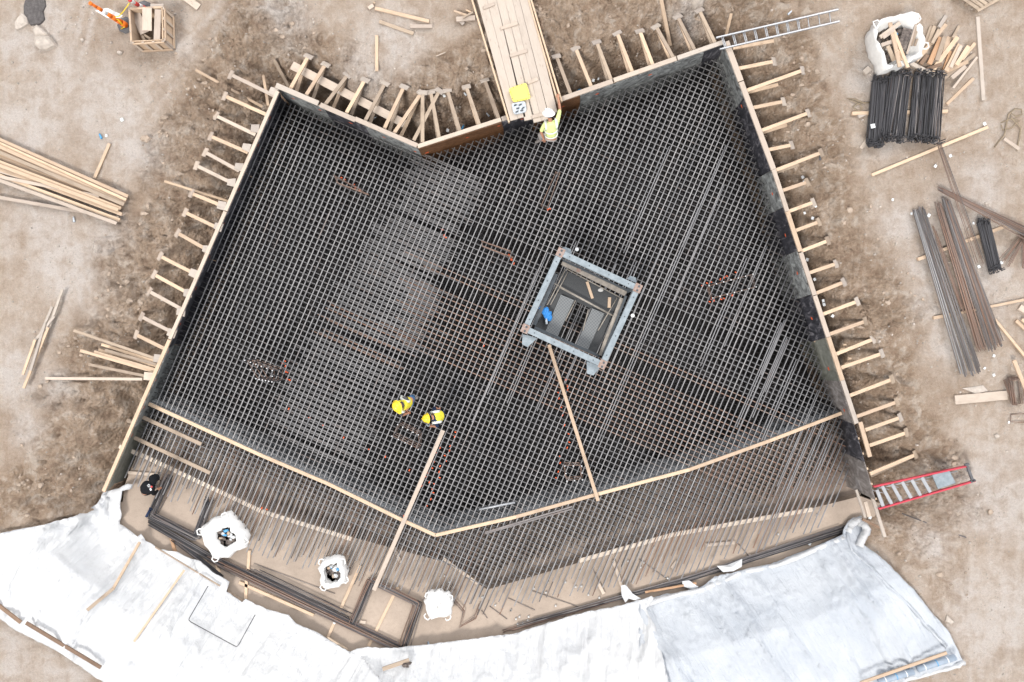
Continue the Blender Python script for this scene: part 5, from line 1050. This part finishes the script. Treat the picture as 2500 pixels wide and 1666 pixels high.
# rolled hem along the tarp edges
def hem(pts, r, lab, seed, mat='tarp', z0=-.98):
    rnd = random.Random(seed); P = []
    for i in range(len(pts)-1):
        for q in (0,.33,.66): u = pts[i][0]+(pts[i+1][0]-pts[i][0])*q; v = pts[i][1]+(pts[i+1][1]-pts[i][1])*q; p = G(u+rnd.uniform(-2,2), v+rnd.uniform(-2,2), .12+rnd.uniform(0,.04)); P.append(p)
    P.append(G(*pts[-1], .12)); m_ = MB(); m_.tube(P, r, 9)
    for i, vx in enumerate(m_.v): m_.v[i] = vx+Vector((rnd.uniform(-.018,.018),rnd.uniform(-.018,.018),rnd.uniform(-.018,.018)))
    solo('tarpaulin_roll', m_, M[mat], lab, 'tarpaulin')
hem([(1575,1476),(1640,1455),(1717,1440),(1800,1402),(1900,1378),(2000,1338),(2060,1312)], .07, 'rolled white edge of the bluish tarpaulin along the bars', 2)
hem([(2070,1300),(2080,1276),(2100,1272),(2116,1292),(2106,1312),(2098,1334)], .11, 'bunched knot of white sheet at the east tip of the tarpaulin', 3)
hem([(2202,1664),(2264,1645),(2330,1629),(2354,1618)], .06, 'rolled white edge below the grey rolls in the southeast', 4)
hem([(2066,1300),(2082,1350),(2130,1390),(2190,1450),(2260,1525),(2310,1580)], .04, 'twisted fold of sheet running down the east edge of the tarpaulin', 6, 'tarp_blue')
for i, (pts, l) in enumerate([([(1516,1430),(1528,1428),(1545,1450),(1565,1462),(1550,1466),(1535,1462),(1527,1472),(1518,1455)],'torn clear film scrap left of the tarpaulin overlap'),([(1750,1382),(1775,1380),(1812,1365),(1811,1384),(1790,1395),(1765,1397)],'torn clear film scrap on the bars by the east tarpaulin'),([(1665,1420),(1682,1417),(1706,1434),(1690,1440),(1668,1432)],'flap of film lifting from the tarpaulin edge')]):
    P = [W(*p,-.93+random.uniform(-.05,.05)) for p in pts]; n = len(P); c = sum(P,Vector())/n+Vector((0,0,.06)); solo('film_scrap', MB().add(P+[c]+[p-Vector((0,0,.006)) for p in P]+[c-Vector((0,0,.006))], [(k,(k+1)%n,n) for k in range(n)]+[((k+1)%n+n+1,k+n+1,2*n+1) for k in range(n)]), M['film_scrap'], l, 'plastic film')
def onT(a, b_, l, w_, mt, dz=.36, h=.04, **k):
    dz = .36 if dz > .15 else dz
    gb(a, b_, l, w_, h, mt, dz=dz, **k)
onT((341,1324),(275,1440),'upper board of the broken pair on the southwest tarpaulin', .07, 'wood')
onT((278,1436),(213,1490),'lower board of the broken pair on the southwest tarpaulin', .09, 'wood_old', dz=.2)
onT((450,1392),(327,1567),'thin tapering stick on the southwest tarpaulin', .055, 'wood', h=.03)
onT((-20,1465),(51,1520),'brown board at the left frame edge on the tarpaulin', .09, 'wood_dark', dz=.22)
onT((64,1521),(246,1630),'long brown board near the southwest tarpaulin edge', .09, 'wood_dark', dz=.22)
onT((379,1336),(537,1431),'thin long lath along the rim of the southwest tarpaulin', .035, 'wood_old', h=.03)
onT((934,1634),(999,1612),'short brown plank on the middle tarpaulin', .11, 'wood_old', dz=.26)
onT((2100,1668),(2311,1594),'long wood batten holding down the southeast tarpaulin', .08, 'wood', dz=.24)
onT((556,1446),(600,1472),'brown board peeking out at the tarpaulin rim', .06, 'wood_old', dz=.1)
onT((660,1497),(712,1520),'brown lath under the tarpaulin rim beside the rusty bundle', .05, 'wood_old', dz=.1)
onT((800,1556),(848,1586),'reddish lath under the tarpaulin rim near its centre', .05, 'wood_old', dz=.1)
onT((1575,1446),(1700,1424),'reddish timber under the east tarpaulin rim', .06, 'wood_red', dz=.12)
solo('dirt_clod', MB().blob(G(990,1625,.34), (.10,.07,.04), 3, 9, 5, .4).blob(G(1000,1620,.34), (.06,.05,.04), 5, 9, 5, .4), M['debris'], 'clump of mud beside the short brown plank on the tarpaulin', 'mud')
P = [G(508,1431,.34),G(463,1508,.36),G(461,1514,.36),G(466,1519,.36),G(572,1577,.36),G(578,1579,.36),G(583,1574,.36),G(623,1501,.34)]
solo('bent_bar', MB().tube(P, .011, 6), M['rebar_black'], 'black U shaped bar lying on the white tarpaulin', 'rebar')
for i, (a, b_, l) in enumerate((((2240,1634),(2332,1605),'right roll of blue grey membrane on the tarpaulin'),((2145,1664),(2230,1640),'left roll of blue grey membrane on the tarpaulin'))):
    A = G(*a, .30); B = G(*b_, .30); root = empty('membrane_roll', A.lerp(B,.5)-Vector((0,0,.08)), l, 'roll'); part('roll', MB().tube([A,B], .085, 14), M['rolls'], root); part('core', MB().tube([B.lerp(A,-.01),B.lerp(A,.03)], .055, 10), M['rubber'], root)
    for q in (.18,.5,.78): part('band', MB().tube([A.lerp(B,q-.012),A.lerp(B,q+.012)], .088, 14), M['white_plastic' if q != .5 else 'blue_band'], root)
# ------------------------------------------------------------------ people
def skinmesh(nodes, edges, sub=2, root=0):
    me = bpy.data.meshes.new('s'); me.from_pydata([n[0] for n in nodes], edges, []); ob = bpy.data.objects.new('s', me); COL.objects.link(ob)
    ob.modifiers.new('k', 'SKIN')
    for i, n in enumerate(nodes):
        me.skin_vertices[0].data[i].radius = (n[1], n[2] if len(n) > 2 else n[1]); me.skin_vertices[0].data[i].use_root = (i == root)
    md = ob.modifiers.new('u', 'SUBSURF'); md.levels = sub; md.render_levels = sub
    bpy.context.view_layer.update(); dg = bpy.context.evaluated_depsgraph_get(); nm = bpy.data.meshes.new_from_object(ob.evaluated_get(dg))
    bpy.data.objects.remove(ob); return nm
def chainpart(name, chains, mat, parent, root_i=0, sub=2, label=None):
    nodes = []; edges = []; idx = {}
    for ch in chains:
        prev = None
        for (p, *r) in ch:
            key = tuple(round(c, 4) for c in p)
            if key not in idx: idx[key] = len(nodes); nodes.append((Vector(p), *r))
            if prev is not None and prev != idx[key]: edges.append((prev, idx[key]))
            prev = idx[key]
    me = skinmesh(nodes, edges, sub, root_i); o_ = WL(parent); me.transform(Matrix.Translation(-o_)); me.name = name
    me.polygons.foreach_set('use_smooth', [True]*len(me.polygons)); me.materials.clear(); me.materials.append(mat)
    o = bpy.data.objects.new(name, me); COL.objects.link(o); o.parent = parent
    if label: o['label'] = label
    return o
def person(label, J, cl):
    root = empty('person', Vector((J['footL'].x+J['footR'].x, J['footL'].y+J['footR'].y, 0))*.5+Vector((0,0,min(J['footL'].z,J['footR'].z)-.05)), label, 'person')
    hip, chest, neck, head = J['hip'], J['chest'], J['neck'], J['head']; mid = hip.lerp(chest,.5)
    arm = lambda s, k=1.0: [(J['sh'+s],.060*k),(J['sh'+s].lerp(J['el'+s],.5),.052*k),(J['el'+s],.044*k),(J['el'+s].lerp(J['wr'+s],.5),.040*k),(J['wr'+s],.028*k)]
    leg = lambda s, k=1.0: [(J['hp'+s],.095*k),(J['hp'+s].lerp(J['kn'+s],.5),.082*k),(J['kn'+s],.062*k),(J['kn'+s].lerp(J['an'+s],.45),.058*k),(J['an'+s],.042*k)]
    ch = [[(hip,.10,.09),(mid,.10,.085),(chest,.115,.085),(neck,.05),(neck.lerp(head,.5),.06),(head,.092),(head+(head-neck).normalized()*.08,.07)]]
    for s in 'LR':
        ar = arm(s); wr = J['wr'+s]; fd = (wr-J['el'+s]).normalized(); sd = fd.cross(Vector((0,0,1))); sd = sd.normalized() if sd.length > .1 else Vector((1,0,0)); palm = wr+fd*.06
        dn = Vector((0,0,-1))*.35
        ch += [[(chest,.115,.085)]+ar+[(palm,.034,.018)], [(hip,.10,.09)]+leg(s)+[(J['foot'+s],.04),(J['toe'+s],.032)]]
        for q, ln in ((-.030,.060),(-.010,.075),(.010,.070),(.030,.055)):
            r0 = wr+fd*.085+sd*q; ch.append([(palm,.034,.018),(r0,.0105),(r0+fd*ln*.5+dn*.02,.009),(r0+(fd+dn).normalized()*ln,.007)])
        th = wr+fd*.035+sd*(.038 if s == 'L' else -.038); ch.append([(palm,.034,.018),(th,.012),(th+(fd*.7+sd*(.6 if s == 'L' else -.6)).normalized()*.045,.009)])
    chainpart('body', ch, M['skin'], root)
    # clothes
    tw = [[(hip,.155,.14),(mid,.15,.13),(chest,.175,.135),(neck.lerp(chest,.45),.125),(neck.lerp(chest,.12),.08)]]
    sl_ = cl.get('sleeve', .5)
    for s in 'LR':
        a = arm(s, 1.22); tw.append([(chest,.172,.13)]+(a[:3] if sl_ == .5 else a))
    chainpart('shirt', tw, M[cl['shirt']], root)
    chainpart('trousers', [[(mid.lerp(hip,.5),.11,.10),(hip,.135,.125)]+leg(s, 1.18) for s in 'LR'], M[cl['trousers']], root)
    for s in 'LR': chainpart('boot', [[(J['an'+s],.052),(J['foot'+s]+Vector((0,0,.015)),.052),(J['toe'+s]+Vector((0,0,.01)),.042)]], M['boot'], root)
    face = cl['face'].normalized(); up = (head-neck).normalized(); face = (face-up*face.dot(up)).normalized(); rt = up.cross(face)
    if cl.get('vest'):
        v_ = chainpart('vest', [[(hip.lerp(chest,.05),.175,.155),(mid,.172,.15),(chest,.196,.155),(neck.lerp(chest,.5),.15),(neck.lerp(chest,.25),.10)],[(chest,.196,.155),(J['shL'].lerp(chest,.2),.092)],[(chest,.196,.155),(J['shR'].lerp(chest,.2),.092)]], M[cl['vest']], root)
    dn = (hip-chest).normalized()
    ax = (J['shL']-J['shR']).normalized(); nb = ax.cross(dn).normalized()
    for k_ in cl.get('bands', ()):
        c = chest.lerp(hip, k_); ring = [c+ax*math.cos(q)*.168+nb*math.sin(q)*.15 for q in np.linspace(0,6.283,25)]; part('reflective_stripe', MB().tube(ring, .022, 6, flat=.6), M['reflective'], root)
    for s in cl.get('shoulder', ''):
        c = J['sh'+s].lerp(chest,.15); pts = [c+nb*math.cos(q)*.135-dn*(math.sin(q)*.125-.03) for q in np.linspace(-.35,3.5,13)]; part('reflective_stripe', MB().tube(pts, .036, 8, flat=.45), M['reflective'], root)
    hc = head+up*.05
    if cl['hat'] != 'cap':
        hb = empty('hard_hat', Vector((0,0,0)), None, None); hb.parent = root; bpy.data.objects.remove(hb)
        vs = []; n = 20; rings = 7
        for j in range(rings+1):
            ph = j/rings*math.pi/2
            for i in range(n):
                t = 2*math.pi*i/n; vs.append(hc+face*math.cos(t)*math.cos(ph)*.152+rt*math.sin(t)*math.cos(ph)*.122+up*(math.sin(ph)*.135))
        br = []
        for i in range(n):
            t = 2*math.pi*i/n; ex_ = .175+.045*max(0, math.cos(t))**2; br.append(hc+face*math.cos(t)*ex_+rt*math.sin(t)*.148-up*.012)
        o_ = len(vs); vs += br; fs = [(j*n+i, j*n+(i+1)%n, (j+1)*n+(i+1)%n, (j+1)*n+i) for j in range(rings) for i in range(n)]+[(o_+i, o_+(i+1)%n, (i+1)%n, i) for i in range(n)]
        hat = part('hard_hat', MB().add(vs, fs, None, True), M[cl['hat']], root)
        part('ridge', MB().tube([hc+face*math.cos(q)*.155+up*(math.sin(q)*.14) for q in np.linspace(.5,2.6,9)], .018, 6), M[cl['hat']], hat)
    else:
        hat = part('cap', MB().blob(hc, (.115,.115,.11), 1, 14, 8, .02), M['black_cloth'], root)
        pk = hc+face*.10; part('peak', MB().board(pk-face*.02, pk+face*.09, .15, .012, up=up), M['black_cloth'], hat)
    if cl.get('hood'): part('hood', MB().blob(head-face*.05, (.125,.125,.115), 2, 14, 8, .03).blob(neck, (.10,.10,.09), 4, 10, 6, .03), M['black_cloth'], root)
    part('nose', MB().tube([head+face*.088+up*.01, head+face*.115-up*.02], .012, 6, r1=.016), M['skin'], root)
    for sg in (-1,1): part('eye', MB().blob(head+face*.088+rt*sg*.032+up*.015, (.012,.012,.009), 1, 6, 4, 0.01), M['white_plastic'], root); part('ear', MB().blob(head+rt*sg*.095, (.02,.02,.03), 1, 6, 4, .01), M['skin'], root)
    part('hair', MB().blob(head-face*.02+up*.02, (.098,.098,.085), 3, 12, 7, .02), M['black_cloth'], root)
    return root
# white helmet worker reaching to the gangway
z0 = ZT+.02
def JJ(d): return {k: W(*v) for k, v in d.items()}
J = JJ(dict(hip=(1346,336,.12),chest=(1345,311,.47),neck=(1343,293,.62),head=(1341,281,.74),shL=(1330,303,.50),elL=(1321,322,.30),wrL=(1327,338,.12),shR=(1360,299,.50),elR=(1367,268,.36),wrR=(1363,240,.26),
  hpL=(1338,337,.08),knL=(1318,329,-.30),anL=(1322,341,z0+.06),footL=(1316,344,z0+.03),toeL=(1306,350,z0+.02),hpR=(1353,338,.08),knR=(1350,338,-.35),anR=(1346,334,z0+.06),footR=(1342,333,z0+.03),toeR=(1332,335,z0+.02)))
person('worker in white hard hat and lime shirt reaching toward the gangway', J, dict(shirt='hivis_lime', trousers='trouser_grey', hat='helmet_white', face=Vector((-.7,.6,-.2)), bands=(.25,.7), shoulder='LR', sleeve=.5))
J = JJ(dict(hip=(1000,980,.15),chest=(986,987,.45),neck=(977,990,.58),head=(972,992,.66),shL=(989,973,.47),elL=(1003,987,.28),wrL=(991,1003,.16),shR=(973,1003,.47),elR=(982,1014,.26),wrR=(993,1010,.14),
  hpL=(1004,974,.10),knL=(1006,971,-.32),anL=(1009,968,z0+.06),footL=(1014,969,z0+.03),toeL=(1021,974,z0+.02),hpR=(1001,985,.10),knR=(1004,984,-.32),anR=(1000,976,z0+.06),footR=(1003,978,z0+.03),toeR=(1010,984,z0+.02)))
person('worker in yellow hard hat and blue jeans bending over, left of the pair', J, dict(shirt='grey_cloth', trousers='jeans', hat='helmet_yellow', face=Vector((.5,-.8,-.1)), vest='hivis', shoulder='LR', bands=()))
J = JJ(dict(hip=(1080,1015,.02),chest=(1063,1018,.28),neck=(1054,1020,.38),head=(1047,1021,.42),shL=(1066,1034,.28),elL=(1068,1041,.05),wrL=(1056,1041,-.1),shR=(1060,1004,.28),elR=(1061,996,.02),wrR=(1069,999,-.15),
  hpL=(1079,1020,.0),knL=(1066,1026,-.25),anL=(1073,1016,z0+.06),footL=(1070,1017,z0+.03),toeL=(1062,1019,z0+.02),hpR=(1079,1010,.0),knR=(1064,1004,-.25),anR=(1071,1003,z0+.06),footR=(1068,1003,z0+.03),toeR=(1060,1003,z0+.02)))
pr = person('worker in yellow hard hat and navy sleeves crouching, right of the pair', J, dict(shirt='navy', trousers='navy', hat='helmet_yellow', face=Vector((-.9,-.1,-.3)), vest='hivis', shoulder='LR', bands=()))
wm = MB()
for i in range(5): p = W(1068+i*.6, 1010+i*3.6, .44); wm.board(p, p+Vector((.05,-.012*(i%2),0)), .012, .006)
solo('wire_coil', MB().tube([W(1046+4*math.cos(q),1037+4*math.sin(q),.0) for q in np.linspace(0,6.283,13)], .014, 5).tube([W(1046+3*math.cos(q),1037+3*math.sin(q),.02) for q in np.linspace(0,6.283,13)], .012, 5), M['galv'], 'small coil of tie wire by the crouching worker', 'wire coil')
za = -1.08
J = JJ(dict(hip=(350,1199,-.28),chest=(365,1188,-.02),neck=(373,1178,.0),head=(377,1171,-.04),shL=(355,1180,-.06),elL=(346,1190,-.25),wrL=(352,1196,-.45),shR=(371,1199,-.08),elR=(376,1207,-.28),wrR=(386,1197,-.45),
  hpL=(350,1193,-.30),knL=(366,1190,-.62),anL=(372,1180,za+.06),footL=(376,1178,za+.03),toeL=(384,1174,za+.02),hpR=(354,1204,-.30),knR=(370,1200,-.62),anR=(374,1192,za+.06),footR=(378,1190,za+.03),toeR=(386,1187,za+.02)))
pr = person('person in black hooded top and black cap bending over on the apron', J, dict(shirt='black_cloth', trousers='black_cloth', hat='cap', face=Vector((.3,.2,-1)), sleeve=1, hood=True))
em = MB()
for (u, v, u2, v2) in ((361,1184,364,1189),(364,1183,362,1187),(366,1187,368,1192),(367,1193,369,1198),(365,1190,370,1189)): em.board(W(u,v,.135), W(u2,v2,.135), .045, .02)
part('emblem', em, M['white_plastic'], pr); part('emblem', MB().blob(W(370,1189,.14), (.035,.03,.015), 3, 8, 4, .2), M['red'], pr)
solo('clamp', MB().tube([W(362,1252,-.9),W(366,1240,-.85),W(372,1245,-.85)], .018, 6).board(W(357,1262,-.95), W(366,1246,-.9), .06, .05), M['navy'], 'small blue hand tool on the corner of the first U shaped bundle', 'tool')
